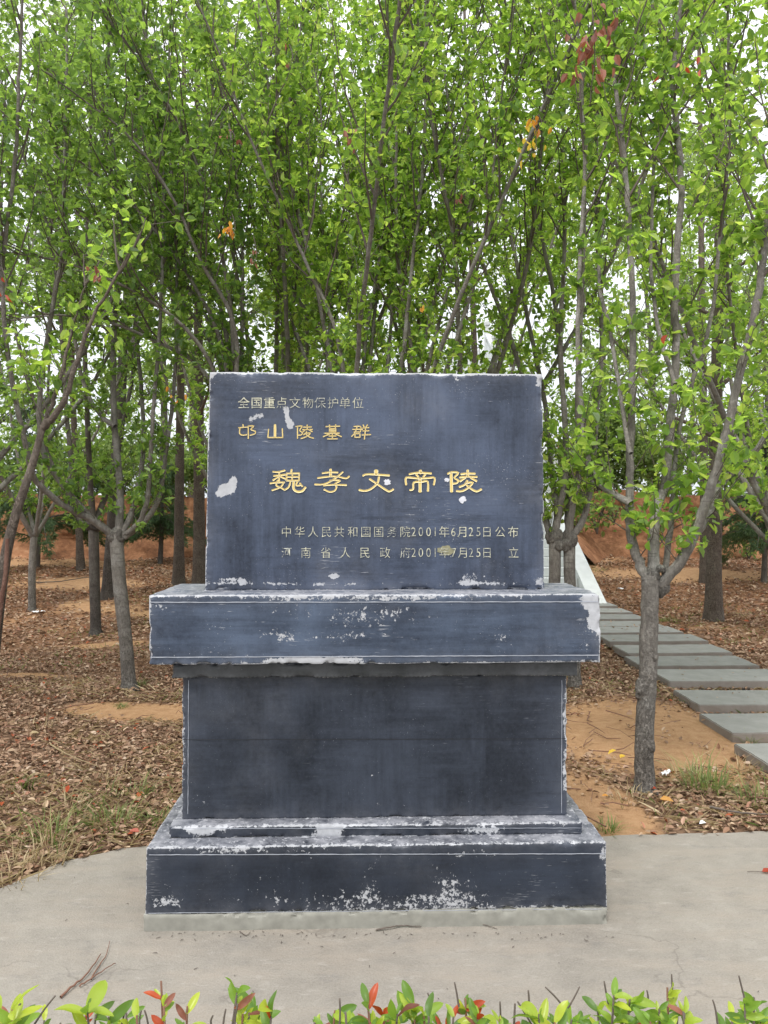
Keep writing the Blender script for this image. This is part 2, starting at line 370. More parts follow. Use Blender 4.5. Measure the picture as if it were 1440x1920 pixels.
# red earth bank
nx, nv = 500, 44
u = np.linspace(-40, 40, nx); v = np.linspace(0, 1, nv)
U, Vv = np.meshgrid(u, v)
P3 = np.stack([U, np.zeros_like(U), Vv * 1.8], -1)
foot = 17.3 + (fbm(np.stack([U, 0 * U, 0 * U], -1), .22, 3) - .5) * 1.8
prof_y = .12 * Vv + .55 * Vv ** 2
prof_y = np.where(Vv < .35, Vv * 1.6, .56 + (Vv - .35) * .35)
Hh = 1.62 + (fbm(np.stack([U, 0 * U + 3, 0 * U], -1), .5, 4) - .5) * .55
Yb = foot + prof_y + (fbm(P3 * np.array([1, 1, .6]), 1.9, 6) - .5) * 1.25 * np.sin(np.clip(Vv, 0, 1) * math.pi) ** .6
Zb = .36 + Hh * Vv + (fbm(P3, 3.5, 3, 5) - .5) * .12
Vb = np.stack([U + (fbm(P3, 2.1, 3, 30) - .5) * .3, Yb, Zb], -1).reshape(-1, 3)
i = np.arange(nx * nv).reshape(nv, nx)
Fb = np.stack([i[:-1, :-1], i[:-1, 1:], i[1:, 1:], i[1:, :-1]], -1).reshape(-1, 4)
bank = np_mesh('earth_bank', Vb, Fb, M['clay'], smooth=True); tag(bank, kind='structure')
xs2 = np.linspace(-150, 150, 121); ys2 = np.concatenate([np.linspace(17.6, 40, 50), np.linspace(45, 400, 12)])
def uh(X, Y):
    p = np.stack([X, Y, 0 * X], -1)
    fo = 17.3 + (fbm(np.stack([X, 0 * X, 0 * X], -1), .22, 3) - .5) * 1.8
    return 1.72 + (fbm(p, .5, 3) - .5) * .25 - 2.2 * np.clip((fo + .85 - Y) / .4, 0, 1)
ug = grid_sheet('upper_ground', xs2, ys2, uh, M['soil'], {'bare': lambda X, Y: 0 * X}); tag(ug, kind='structure')
def top_z(x, y): return float(uh(np.array([[x]]), np.array([[y]]))[0, 0])

# ---------------------------------------------------------------- stone path
path = empty('stone_path', (2.9, 5.1, 0)); tag(path, kind='structure')
fr = [4.35, 5.09, 5.85, 6.64, 7.34, 7.99, 8.73, 9.36, 9.93, 10.5, 11.05, 11.55]
lx = [2.22, 2.30, 2.39, 2.46, 2.45, 2.53, 2.56, 2.55, 2.52, 2.48, 2.44, 2.40]
for k, (y0, x0) in enumerate(zip(fr, lx)):
    w = 1.12 + random.uniform(-.02, .02); d = .50
    bm = box_bm(0, w, 0, d, -.07, 0, .006)
    bmesh.ops.subdivide_edges(bm, edges=[e for e in bm.edges if e.calc_length() > .3], cuts=9, use_grid_fill=True)
    for v in bm.verts:
        q = mn.noise(v.co * 9 + Vector((k * 7.1, 0, 0))); v.co.x += q * .007; v.co.y += mn.noise(v.co * 11 + Vector((0, k * 3.3, 0))) * .008; v.co.z += mn.noise(v.co * 5 + Vector((0, 0, k))) * .004
    s = bm_obj('paving_slab', bm, M['slate'], path)
    s.location = (x0 - 2.9, y0 - 5.1, float(ghc(0, y0 + .3)) + .062 + random.uniform(-.006, .006)); s.rotation_euler = (R(random.uniform(-.5, .5)), R(random.uniform(-.5, .5)), R(random.uniform(-1.0, 1.0) + 1.5))

# ---------------------------------------------------------------- marble staircase up the mound behind
st = empty('marble_staircase', (2.25, 12.1, 0)); tag(st, 'long white marble staircase with solid side ramps climbing behind the tablet', 'staircase')
nst = 46
ste = bm_obj('step', box_bm(-.95, .95, 0, .42, 0, .15, .012), M['marble'], st)
for k in range(nst):
    o = ste if k == 0 else ste.copy()
    if k: C.objects.link(o); o.parent = st
    o.location = (0, .30 * k, .15 * k + .002 * (k % 2))
    ns = bm_obj('riser_slab', box_bm(-.93, .93, .03, .40, -.30, -.001), M['marble'], st) if k == 0 else nsp.copy()
    if k == 0: nsp = ns
    else: C.objects.link(ns); ns.parent = st
    ns.location = (0, .30 * k, .15 * k)
for s_ in (-1, 1):
    bm = bmesh.new(); x0, x1 = (.955, 1.2) if s_ > 0 else (-1.2, -.955)
    Lr = .30 * nst
    prof = [(-.35, -.3), (-.35, .05), (0, .22), (Lr, .22 + Lr * .5), (Lr + 1, .22 + Lr * .5), (Lr + 1, -.3)]
    A = [bm.verts.new((x0, y, z)) for y, z in prof]; B = [bm.verts.new((x1, y, z)) for y, z in prof]
    bm.faces.new(A); bm.faces.new(B[::-1])
    for k in range(6): bm.faces.new((A[k], B[k], B[(k + 1) % 6], A[(k + 1) % 6]))
    bmesh.ops.recalc_face_normals(bm, faces=bm.faces)
    bm_obj('side_ramp', bm, M['marble'], st)
    for k in range(7):
        y = 3.1 + k * 1.6; z = .22 + y * .5
        bm = box_bm(-.09, .09, -.09, .09, -.1, .95, .01); box_bm(-.07, .07, -.07, .07, .952, 1.0, 0, bm); box_bm(-.085, .085, -.085, .085, 1.002, 1.16, .03, bm)
        p = bm_obj('baluster_post', bm, M['marble'], st); p.location = ((x0 + x1) / 2, y, z)
        if k < 6:
            bm = bmesh.new()
            for (z0, z1, th) in ((.08, .52, .04), (.68, .78, .07)):
                q = []
                for yy_ in (.09, 1.51):
                    for zz in (z0, z1):
                        for xx in (-th, th): q.append(bm.verts.new((xx, yy_, zz + yy_ * .5)))
                for f in ((0, 1, 3, 2), (4, 6, 7, 5), (0, 4, 5, 1), (2, 3, 7, 6), (0, 2, 6, 4), (1, 5, 7, 3)): bm.faces.new([q[a] for a in f])
            bmesh.ops.recalc_face_normals(bm, faces=bm.faces)
            r_ = bm_obj('balustrade_panel', bm, M['marble'], st); r_.location = ((x0 + x1) / 2, y, z)
# narrow earth slope carrying the stair
def slope_h(X, Y): return np.clip((Y - 12.4) * .5 - .25, -.6, 6.8) - np.clip(np.abs(X - 2.25) - 1.15, 0, 9) * 1.1
s2 = grid_sheet('mound_slope', np.linspace(-3.5, 8, 47), np.linspace(16.0, 34, 50), lambda X, Y: slope_h(X, Y) + (fbm(np.stack([X, Y, 0 * X], -1), .9, 3) - .5) * .3 * (np.abs(X - 2.25) > 1.3), M['clay'], {'bare': lambda X, Y: 0 * X})
tag(s2, kind='structure')

# ---------------------------------------------------------------- the monument
TH = R(1.7); MX, MY = -.024, 2.805
mon = empty('stone_monument', (MX, MY, 0), TH)
tag(mon, 'dark blue-grey painted stone memorial with gilded Chinese inscription on a stepped pedestal', 'monument')
ct, s_t = math.cos(TH), math.sin(TH)
def loc_of(px, py, yl):
    d = np.array([(px - HX) / F, 1.0, -(py - HY) / F])
    n = np.array([-s_t, ct, 0]); p0 = np.array([MX, MY, 0]) + n * yl; o = np.array([0, 0, EYE])
    t = ((p0 - o) @ n) / (d @ n); p = o + d * t - np.array([MX, MY, 0])
    return p[0] * ct + p[1] * s_t, p[2]

def grid_block(name, X0, X1, Y0, Y1, Z0, Z1, mat, step=.006, topw=None, blobs=(), wear_r=.006, wear_a=.9, dust_top=1., rr=.006, edge_k=None, base_wear=None, wob=.0025):
    """box built from fine grids; topw=(x0,x1) tapers the top; returns object with wear/dust attributes"""
    def gridf(fn, nu, nv_):
        uu, vv = np.meshgrid(np.linspace(0, 1, nu + 1), np.linspace(0, 1, nv_ + 1))
        V = fn(uu, vv).reshape(-1, 3); i = np.arange((nu + 1) * (nv_ + 1)).reshape(nv_ + 1, nu + 1)
        return V, np.stack([i[:-1, :-1], i[:-1, 1:], i[1:, 1:], i[1:, :-1]], -1).reshape(-1, 4)
    dx, dy, dz = X1 - X0, Y1 - Y0, Z1 - Z0
    nx_, ny_, nz_ = max(2, int(dx / step)), max(2, int(dy / (step * 3))), max(2, int(dz / step))
    VV, FF, off, NN = [], [], 0, []
    faces = [(lambda a, b_: np.stack([a, 0 * a, b_], -1), nx_, nz_, (0, -1, 0)), (lambda a, b_: np.stack([1 - a, 0 * a + 1, b_], -1), nx_ // 3, nz_ // 3, (0, 1, 0)),
             (lambda a, b_: np.stack([0 * a, 1 - a, b_], -1), ny_, nz_, (-1, 0, 0)), (lambda a, b_: np.stack([0 * a + 1, a, b_], -1), ny_, nz_, (1, 0, 0)),
             (lambda a, b_: np.stack([a, b_, 0 * a + 1], -1), nx_, ny_, (0, 0, 1)), (lambda a, b_: np.stack([a, 1 - b_, 0 * a], -1), nx_ // 2, ny_, (0, 0, -1))]
    for fn, a, b_, nn in faces:
        V, Fq = gridf(fn, max(2, a), max(2, b_)); VV.append(V); FF.append(Fq + off); off += len(V); NN.append(np.tile(nn, (len(V), 1)))
    V = np.concatenate(VV); NNa = np.concatenate(NN); Fq = np.concatenate(FF)
    P = V * np.array([dx, dy, dz]) + np.array([X0, Y0, Z0])
    if topw:
        t = V[:, 2]; c0 = X0 + (topw[0] - X0) * t; c1 = X1 + (topw[1] - X1) * t
        P[:, 0] = c0 + V[:, 0] * (c1 - c0)
    dxx = np.minimum(V[:, 0], 1 - V[:, 0]) * dx; dyy = np.minimum(V[:, 1], 1 - V[:, 1]) * dy; dzz = np.minimum(V[:, 2], 1 - V[:, 2]) * dz
    D = np.sort(np.stack([dxx, dyy, dzz], -1), -1)[:, 1]     # distance to the nearest box edge
    # round the edges: pull points in towards the centre near an edge, more where it has been knocked
    kn = np.clip((fbm(P, 22, 3) - .52) * 8, 0, 1) * (fbm(P, 5, 2, 3) > .42)
    pull = np.clip(1 - D / (rr * (1 + 2.2 * kn)), 0, 1) ** 2 * rr * (.35 + 1.1 * kn)
    cx = np.clip(P, [X0 + rr * 2, Y0 + rr * 2, Z0 + rr * 2], [X1 - rr * 2, Y1 - rr * 2, Z1 - rr * 2]) - P
    ln = np.linalg.norm(cx, axis=1, keepdims=True) + 1e-9
    P = P + cx / ln * pull[:, None]
    P = P + (np.stack([fbm(P, 9, 3, 50), fbm(P, 9, 3, 70), fbm(P, 9, 3, 90)], -1) - .5) * wob * 2
    topness = V[:, 2]
    wear = wear_a * np.exp(-D / wear_r) * (.55 + .9 * fbm(P, 4, 3, 7))
    if edge_k: wear = wear + edge_k(P, V, D)
    up = NNa[:, 2] > .5
    wear = np.where(up, np.maximum(wear, .25), wear)
    dust = np.where(up, dust_top, .0) + np.exp(-D / .03) * .25 + np.clip(fbm(P, 3, 3, 23) - .58, 0, 1) * .7
    front = NNa[:, 1] < -.5
    for (bx, bz, rx, rz, amt) in blobs:
        d = np.sqrt(((P[:, 0] - bx) / rx) ** 2 + ((P[:, 2] - bz) / rz) ** 2)
        wear = wear + np.where(front, np.clip(1.25 - d, 0, 1) * amt, 0)
    # weld
    o = np_mesh(name, P, Fq, mat, mon, smooth=False, attrs={'wear': wear, 'dust': dust})
    bm = bmesh.new(); bm.from_mesh(o.data); bmesh.ops.remove_doubles(bm, verts=bm.verts, dist=.0009); bm.to_mesh(o.data); bm.free()
    for p in o.data.polygons: p.use_smooth = True
    o.data.set_sharp_from_angle(angle=R(35))
    return o

def LX(px, yl): return loc_of(px, 1000, yl)[0]
def LZ(px, py, yl): return loc_of(px, py, yl)[1]
def bl(lst, yl):
    r = []
    for (px, py, rx, ry, a) in lst:
        x, z = loc_of(px, py, yl); k = 2.0 / 1000 * (1 + yl * .3); r.append((x, z, rx * k, ry * k, a))
    return r

zb = LZ(720, 1583, 0); zt = zb + .043; yT, yB, yN, yC, yS = .075, .145, .11, .075, .25
zn0 = LZ(700, 1269, yN); zn1 = LZ(700, 1245, yC) ; zc1 = LZ(700, 1114.5, yC); zs1 = LZ(700, 698, yS)
base_blobs = bl([(310, 1690, 36, 18, .34), (330, 1660, 50, 40, .12), (700, 1645, 34, 80, .21), (765, 1688, 40, 26, .20), (660, 1685, 60, 36, .14), (600, 1690, 260, 20, .14), (830, 1655, 50, 60, .18), (960, 1695, 200, 24, .15), (480, 1650, 120, 40, .10), (560, 1670, 120, 40, .10), (860, 1680, 60, 30, .2), (600, 1600, 50, 20, .18), (900, 1640, 120, 40, .1), (880, 1600, 60, 10, .3), (430, 1596, 120, 8, .35), (1130, 1600, 10, 20, .4)], 0)
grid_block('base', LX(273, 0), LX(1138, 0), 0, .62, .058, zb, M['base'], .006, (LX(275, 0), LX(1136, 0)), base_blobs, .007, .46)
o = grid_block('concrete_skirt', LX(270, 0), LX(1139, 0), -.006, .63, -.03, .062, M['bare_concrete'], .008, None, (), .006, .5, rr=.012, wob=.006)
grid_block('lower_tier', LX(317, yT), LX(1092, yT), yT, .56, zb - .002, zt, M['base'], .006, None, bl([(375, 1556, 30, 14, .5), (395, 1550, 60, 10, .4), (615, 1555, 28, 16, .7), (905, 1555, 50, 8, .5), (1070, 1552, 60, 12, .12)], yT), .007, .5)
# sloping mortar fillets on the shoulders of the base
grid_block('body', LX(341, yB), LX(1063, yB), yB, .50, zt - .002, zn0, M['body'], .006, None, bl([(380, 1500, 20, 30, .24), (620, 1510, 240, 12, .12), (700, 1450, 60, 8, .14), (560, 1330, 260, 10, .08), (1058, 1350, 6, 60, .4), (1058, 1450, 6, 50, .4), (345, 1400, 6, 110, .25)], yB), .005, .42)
grid_block('neck_course', LX(321, yN), LX(1083, yN), yN, .53, zn0 - .002, zn1 + .001, M['neck'], .008, None, (), .004, .3, rr=.008, wob=.006)
grid_block('cap_slab', LX(279, yC), LX(1126, yC), yC, .56, zn1, zc1, M['cap'], .006, None,
           bl([(1115, 1160, 13, 30, .75), (1105, 1130, 22, 14, .6), (1122, 1140, 8, 40, .7), (600, 1237, 90, 7, .8), (560, 1242, 60, 8, .6), (540, 1140, 60, 20, .24), (670, 1160, 120, 26, .22), (520, 1190, 70, 16, .25), (640, 1195, 120, 12, .25), (930, 1195, 60, 14, .24), (300, 1135, 26, 14, .3), (1100, 1180, 10, 70, .3), (760, 1150, 160, 30, .14), (420, 1225, 140, 12, .2), (700, 1122, 300, 6, .25)], yC), .009, .62, rr=.008)
def tab_edge(P, V, D): return np.where(V[:, 2] > .985, .18, 0) + np.exp(-(1 - V[:, 2]) / .012) * .2
grid_block('tablet', LX(383, yS), LX(1021.5, yS), yS, .40, zc1 - .003, zs1, M['tablet'], .005, (LX(393, yS), LX(1018, yS)),
           bl([(425, 917, 17, 12, 1.0), (437, 903, 8, 14, .9), (412, 926, 10, 8, .8), (538, 778, 5, 14, .8), (544, 795, 8, 11, .95), (536, 768, 6, 8, .8), (487, 778, 12, 7, .5), (470, 785, 10, 8, .4), (626, 1080, 12, 6, .9),
               (880, 1082, 45, 12, .35), (1010, 715, 9, 16, .6), (395, 703, 10, 8, .7), (440, 1088, 60, 8, .42), (560, 1095, 200, 5, .35), (900, 1094, 120, 6, .4), (853, 712, 14, 8, .3), (1012, 1090, 10, 12, .5), (388, 800, 5, 90, .3), (386, 1000, 4, 110, .3)], yS), .005, .55, edge_k=tab_edge, rr=.009)

# thin scored border lines
def sline(yl, x0, y0, x1, y1, wpx=1.6, mat='score', name='score_line'):
    a = loc_of(x0, y0, yl); c = loc_of(x1, y1, yl); w = wpx * .002
    n = max(2, int(math.hypot(c[0] - a[0], c[1] - a[1]) / .02)); dx, dz = c[0] - a[0], c[1] - a[1]; L = math.hypot(dx, dz); nx_, nz_ = -dz / L, dx / L
    V, Fq = [], []
    for k in range(n + 1):
        t = k / n; px, pz = a[0] + dx * t, a[1] + dz * t; j = random.uniform(-.0006, .0006); ww = w * random.uniform(.35, .6)
        for s in (-1, 1): V.append((px + nx_ * (j + s * ww), yl - .0028, pz + nz_ * (j + s * ww)))
        if k: Fq.append((2 * k - 2, 2 * k - 1, 2 * k + 1, 2 * k))
    np_mesh(name, V, np.array(Fq), M[mat], mon)
sline(yC, 283, 1129, 1122, 1128); sline(yC, 283, 1232, 1122, 1228)
sline(0, 280, 1601, 1132, 1599); sline(0, 278, 1710, 1134, 1702, 1.2)
sline(yB, 354, 1275, 353, 1525, 1.0); sline(yB, 1053, 1275, 1052, 1523, 1.0)
sline(yB, 345, 1386, 1060, 1384, 1.3, 'score_dark', 'course_joint')
sline(yT, 322, 1552, 1088, 1551, 1.0)

tablet = [c for c in mon.children if c.name == 'tablet'][0]
YT = yS - .0032
# ---- clerical-script strokes, drawn as shallow V-cut ribbons
def stroke_char(name, strokes, ox, oy, k, wd_, mat):
    V, Fq, E = [], [], []
    for s in strokes:
        w = wd_
        if isinstance(s[-1], (int, float)): w = s[-1] / 2; s = s[:-1]
        P = [Vector((ox + x / k, oy + y / k)) for x, y in s]
        if len(P) > 2:
            Q = []
            for i_ in range(len(P) - 1):
                p0 = P[max(i_ - 1, 0)]; p1 = P[i_]; p2 = P[i_ + 1]; p3 = P[min(i_ + 2, len(P) - 1)]
                for t in (0, .33, .66):
                    Q.append(.5 * ((2 * p1) + (p2 - p0) * t + (2 * p0 - 5 * p1 + 4 * p2 - p3) * t * t + (3 * p1 - p0 - 3 * p2 + p3) * t ** 3))
            Q.append(P[-1]); P = Q
        else: P = [P[0], P[0].lerp(P[1], .2), P[0].lerp(P[1], .5), P[0].lerp(P[1], .8), P[1]]
        n = len(P); hw = w / k
        P = [P[0] + (P[0] - P[1]).normalized() * hw * .5] + P + [P[-1] + (P[-1] - P[-2]).normalized() * hw * .5]; n += 2
        o0 = len(V)
        for i_ in range(n):
            T = (P[min(i_ + 1, n - 1)] - P[max(i_ - 1, 0)]).normalized(); N = Vector((-T.y, T.x))
            q = .55 if i_ in (0, n - 1) else (1.0 + random.uniform(-.1, .1))
            if i_ == n - 2: q *= 1.1
            for s_ in (-1, -.45, .45, 1):
                pp = P[i_] + N * hw * q * s_ ; lx_, lz_ = loc_of(pp.x, pp.y, YT)
                V.append((lx_, YT + (.0 if abs(s_) == 1 else .0016), lz_)); E.append(abs(s_) > .9)
            if i_:
                a = o0 + 4 * i_
                for c in range(3): Fq.append((a - 4 + c, a - 3 + c, a + 1 + c, a + c))
    return np_mesh(name, V, np.array(Fq), M[mat], tablet, attrs={'edge': np.array(E, float)})

BIG = {
 'wei': (480, 860, 6.545, [[(207,158),(270,163),(355,142)],[(215,210),(358,194)],[(285,160),(283,278)],[(280,218),(207,264)],[(292,215),(362,246)],[(172,302),(240,292),(350,288)],[(268,262),(248,325),(300,352),(355,384)],[(342,290),(300,348),(195,388)],
         [(437,132),(430,172),24],[(375,178),(374,268)],[(372,180),(535,178)],[(531,178),(527,264)],[(372,268),(532,266)],[(374,223),(530,221)],[(448,178),(440,268)],[(424,272),(402,345),(352,382)],[(463,272),(460,365),(505,402),(568,395),(606,350),30],[(508,280),(492,328),(556,322)],[(538,298),(570,340)]]),
 'xiao': (480, 860, 6.545, [[(915,130),(915,215),34],[(812,178),(900,166),(1005,168)],[(755,236),(900,218),(1000,218),(1105,240),(1142,214)],[(1066,162),(945,258),(830,312),(720,314)],[(905,266),(975,262),(1033,268),(968,308),(988,345),(965,392),(900,406),(835,376)],[(828,328),(960,318),(1110,323)]]),
 'wen': (680, 860, 5.76, [[(145,128),(145,168),46],[(2,184),(60,166),(288,180)],[(75,218),(160,275),(245,332),(288,352),(332,328)],[(176,195),(158,265),(85,328),(20,346),(-38,336)]]),
 'di': (680, 860, 5.76, [[(503,166),(600,150),(742,158)],[(622,128),(632,158),34],[(578,166),(602,196)],[(678,164),(655,196)],[(470,282),(464,222),(486,200),(600,212),(700,208),(776,206),(768,282)],[(510,338),(545,326),(552,256),(640,248),(702,246),(705,350)],[(620,208),(620,356),34]]),
 'ling': (680, 860, 5.76, [[(955,152),(960,356),32],[(918,162),(960,145),(1034,152),(990,204),(1032,232),(1016,262),(975,268)],[(1134,124),(1136,192),28],[(1062,166),(1120,158),(1215,160)],[(1048,202),(1120,192),(1236,196)],[(1110,204),(1050,244)],[(1165,204),(1232,242)],[(1130,234),(1100,280),(1044,304)],[(1108,262),(1192,256),(1130,320),(1070,350),(1014,348)],[(1112,272),(1160,316),(1228,352),(1282,328)]]),
}
for k, (ox, oy, s, st_) in BIG.items(): stroke_char('carved_character', st_, ox, oy, s, 10.5 if s > 6 else 11, 'gold')
MID = [
 [[(88,112),(182,104)],[(130,80),(135,112)],[(102,118),(98,165),(125,183),(168,178)],[(182,95),(182,216)],[(182,95),(236,95),(206,128),(248,145),(245,170),(198,184)]],
 [[(440,84),(440,204),24],[(378,126),(371,205)],[(368,206),(516,206)],[(514,206),(510,120)]],
 [[(657,95),(657,216)],[(640,100),(702,95),(678,136),(706,160),(690,180),(665,182)],[(750,84),(750,126)],[(714,106),(792,103)],[(704,130),(802,128)],[(735,130),(704,156)],[(765,130),(800,150)],[(746,150),(715,180)],[(734,166),(782,162),(745,196),(690,216)],[(735,170),(775,202),(812,212)]],
 [[(930,101),(1066,96)],[(965,84),(968,114)],[(1025,82),(1022,114)],[(965,120),(965,150)],[(1027,120),(1027,150)],[(965,121),(1027,121)],[(965,135),(1027,135)],[(965,150),(1027,150)],[(920,165),(1062,163)],[(980,165),(904,198)],[(1010,165),(1082,198)],[(960,190),(1030,190)],[(993,170),(993,217)],[(944,219),(1042,218)]],
 [[(1200,100),(1266,100),(1262,153)],[(1188,128),(1287,125)],[(1200,152),(1262,152)],[(1232,100),(1210,160),(1178,196)],[(1211,168),(1211,206)],[(1211,169),(1262,168)],[(1260,168),(1258,206)],[(1211,204),(1260,203)],[(1290,84),(1300,105)],[(1332,82),(1318,105)],[(1286,112),(1347,110)],[(1286,142),(1347,140)],[(1278,181),(1364,177)],[(1314,108),(1302,224)]],
]
for st_ in MID: stroke_char('carved_character', st_, 430, 780, 5.143, 5.6, 'gold')

def glyph(ch, px, py, h, wf, mat, bold=0.0):
    c = bpy.data.curves.new('g', 'FONT'); c.body = ch; c.size = 1; c.offset = bold; c.resolution_u = 3
    o = bpy.data.objects.new('g', c); C.objects.link(o)
    dg = bpy.context.evaluated_depsgraph_get(); me = bpy.data.meshes.new_from_object(o.evaluated_get(dg))
    bpy.data.objects.remove(o); bpy.data.curves.remove(c)
    n = len(me.vertices); a = np.zeros(n * 3, np.float32); me.vertices.foreach_get('co', a); a = a.reshape(-1, 3)
    cx = (a[:, 0].min() + a[:, 0].max()) / 2; dig = ch.isdigit()
    cy = .365 if dig else .38
    if dig: cy = (a[:, 1].min() + a[:, 1].max()) / 2
    hh = (a[:, 1].max() - a[:, 1].min()) if dig else .93
    for v, q in zip(me.vertices, a):
        X = px + (q[0] - cx) / hh * h * wf; Y = py - (q[1] - cy) / hh * h
        lx_, lz_ = loc_of(X, Y, YT); v.co = (lx_, YT, lz_)
    me.materials.clear(); me.materials.append(M[mat])
    ob = bpy.data.objects.new('carved_character', me); C.objects.link(ob); ob.parent = tablet
L1 = list(zip('全国重点文物保护单位', [457, 481, 505, 528, 553, 577, 600, 624, 647, 671]))
for i_, (ch, x) in enumerate(L1): glyph(ch, x, 755, 21, 1, 'pale_gold' if i_ < 3 else ('faded_gold' if ch == '保' else 'pale_gold'), .004 if i_ < 3 else -.012)
L4 = [('中', 537), ('华', 562), ('人', 587), ('民', 612), ('共', 636), ('和', 661), ('国', 686), ('国', 710), ('务', 735), ('院', 760), ('2', 775.5), ('0', 789), ('0', 803.5), ('1', 816), ('年', 833), ('6', 850), ('月', 866), ('2', 883), ('5', 897), ('日', 913), ('公', 938), ('布', 962)]
L5 = [('河', 537), ('南', 573.5), ('省', 611), ('人', 647.5), ('民', 684), ('政', 722), ('府', 760), ('2', 775.5), ('0', 789), ('0', 803.5), ('1', 816), ('年', 833), ('7', 851), ('月', 867), ('2', 883), ('5', 897), ('日', 913), ('立', 963)]
for ch, x in L4: glyph(ch, x, 997, 16.5 if ch.isdigit() else 20.5, .82 if ch.isdigit() else .95, 'pale_gold' if ch in '年月布' else ('faded_gold' if ch == '务' else 'pale_gold'), .0 if ch in '年布月2' else -.010)
for ch, x in L5: glyph(ch, x, 1036, 16.5 if ch.isdigit() else 20.5, .82 if ch.isdigit() else .95, 'faded_gold' if ch in '河府' else 'pale_gold', -.010)

# old plaster dabs and a gold smear on the tablet face
def dab(px, py, rx, ry, mat, name, seed):
    r = random.Random(seed); V = [loc_of(px, py, YT + .0008)]; n = 18
    for k in range(n):
        a = 2 * math.pi * k / n; q = r.uniform(.72, 1.2); V.append(loc_of(px + math.cos(a) * rx * q, py + math.sin(a) * ry * q, YT + .0008))
    V3 = [(x, YT + (.0005 if k == 0 else .0012), z) for k, (x, z) in enumerate(V)]
    np_mesh(name, V3, np.array([(0, 1 + k, 1 + (k + 1) % n) for k in range(n)])[:, ::-1], M[mat], tablet)
dab(726, 904, 6.5, 6, 'chip_white', 'plaster_patch', 1); dab(867, 937, 6.5, 6.5, 'chip_white', 'plaster_patch', 2)
dab(838, 900, 5, 4, 'chip_white', 'plaster_patch', 3)
dab(836, 1031, 15, 9, 'stain', 'gold_smear', 5)

# ---------------------------------------------------------------- trees
def catmull(P, n):
    P = [Vector(p) for p in P]
    if len(P) == 2: P = [P[0], P[0].lerp(P[1], .5), P[1]]
    out = []; m = len(P) - 1
    for k in range(n):
        t = k / (n - 1) * m; i_ = min(int(t), m - 1); f = t - i_
        p0 = P[max(i_ - 1, 0)]; p1 = P[i_]; p2 = P[i_ + 1]; p3 = P[min(i_ + 2, m)]
        out.append(.5 * ((2 * p1) + (p2 - p0) * f + (2 * p0 - 5 * p1 + 4 * p2 - p3) * f * f + (3 * p1 - p0 - 3 * p2 + p3) * f ** 3))
    return np.array([tuple(v) for v in out])

class Tubes:
    def __init__(s): s.V, s.F, s.T, s.n, s.low = [], [], [], 0, []
    def add(s, P, r, k=6, rough=0., cap=True, low=0.):
        P = np.asarray(P, float); m = len(P); r = np.broadcast_to(np.asarray(r, float), (m,))
        T = np.gradient(P, axis=0); T /= np.linalg.norm(T, axis=1, keepdims=True) + 1e-9
        ref = np.array([0., 1, 0]) if abs(T[0, 1]) < .8 else np.array([1., 0, 0])
        A = np.cross(T, ref); A /= np.linalg.norm(A, axis=1, keepdims=True) + 1e-9; B = np.cross(T, A)
        a = np.arange(k) * 2 * math.pi / k
        ring = P[:, None, :] + r[:, None, None] * (np.cos(a)[None, :, None] * A[:, None, :] + np.sin(a)[None, :, None] * B[:, None, :])
        if rough:
            d = ring - P[:, None, :]; q = 1 + (fbm(ring, 28, 3) - .5) * rough * 2 + (fbm(ring, 7, 2, 11) - .5) * rough * 1.6
            ring = P[:, None, :] + d * q[..., None]
        i_ = np.arange(m * k).reshape(m, k); j = np.roll(i_, -1, 1)
        s.F.append(np.stack([i_[:-1], j[:-1], j[1:], i_[1:]], -1).reshape(-1, 4) + s.n)
        V = ring.reshape(-1, 3)
        if cap:
            V = np.concatenate([V, [P[-1] + T[-1] * r[-1] * .6]]); c = m * k
            s.T.append(np.stack([i_[-1], j[-1], np.full(k, c)], -1) + s.n)
        s.V.append(V); s.n += len(V)
        lo = np.broadcast_to(np.asarray(low, float), (m,)); lo = np.repeat(lo, k)
        if cap: lo = np.concatenate([lo, [lo[-1]]])
        s.low.append(lo)
    def knob(s, c, r, seed=0, low=.7):
        bm = bmesh.new(); bmesh.ops.create_icosphere(bm, subdivisions=3, radius=1)
        V = np.array([tuple(v.co) for v in bm.verts]); Fx = np.array([[v.index for v in f.verts] for f in bm.faces]); bm.free()
        V = V * np.array(r) * (1 + (fbm(V + seed, 1.8, 4) - .5) * .9)[:, None] + np.array(c)
        s.T.append(Fx + s.n); s.V.append(V); s.n += len(V); s.low.append(np.full(len(V), low))
    def build(s, name, mat, parent, off=(0, 0, 0), smooth=True):
        V = np.concatenate(s.V) - np.array(off)
        return np_mesh(name, V, s.F + s.T, mat, parent, smooth=smooth, attrs={'low': np.concatenate(s.low)})

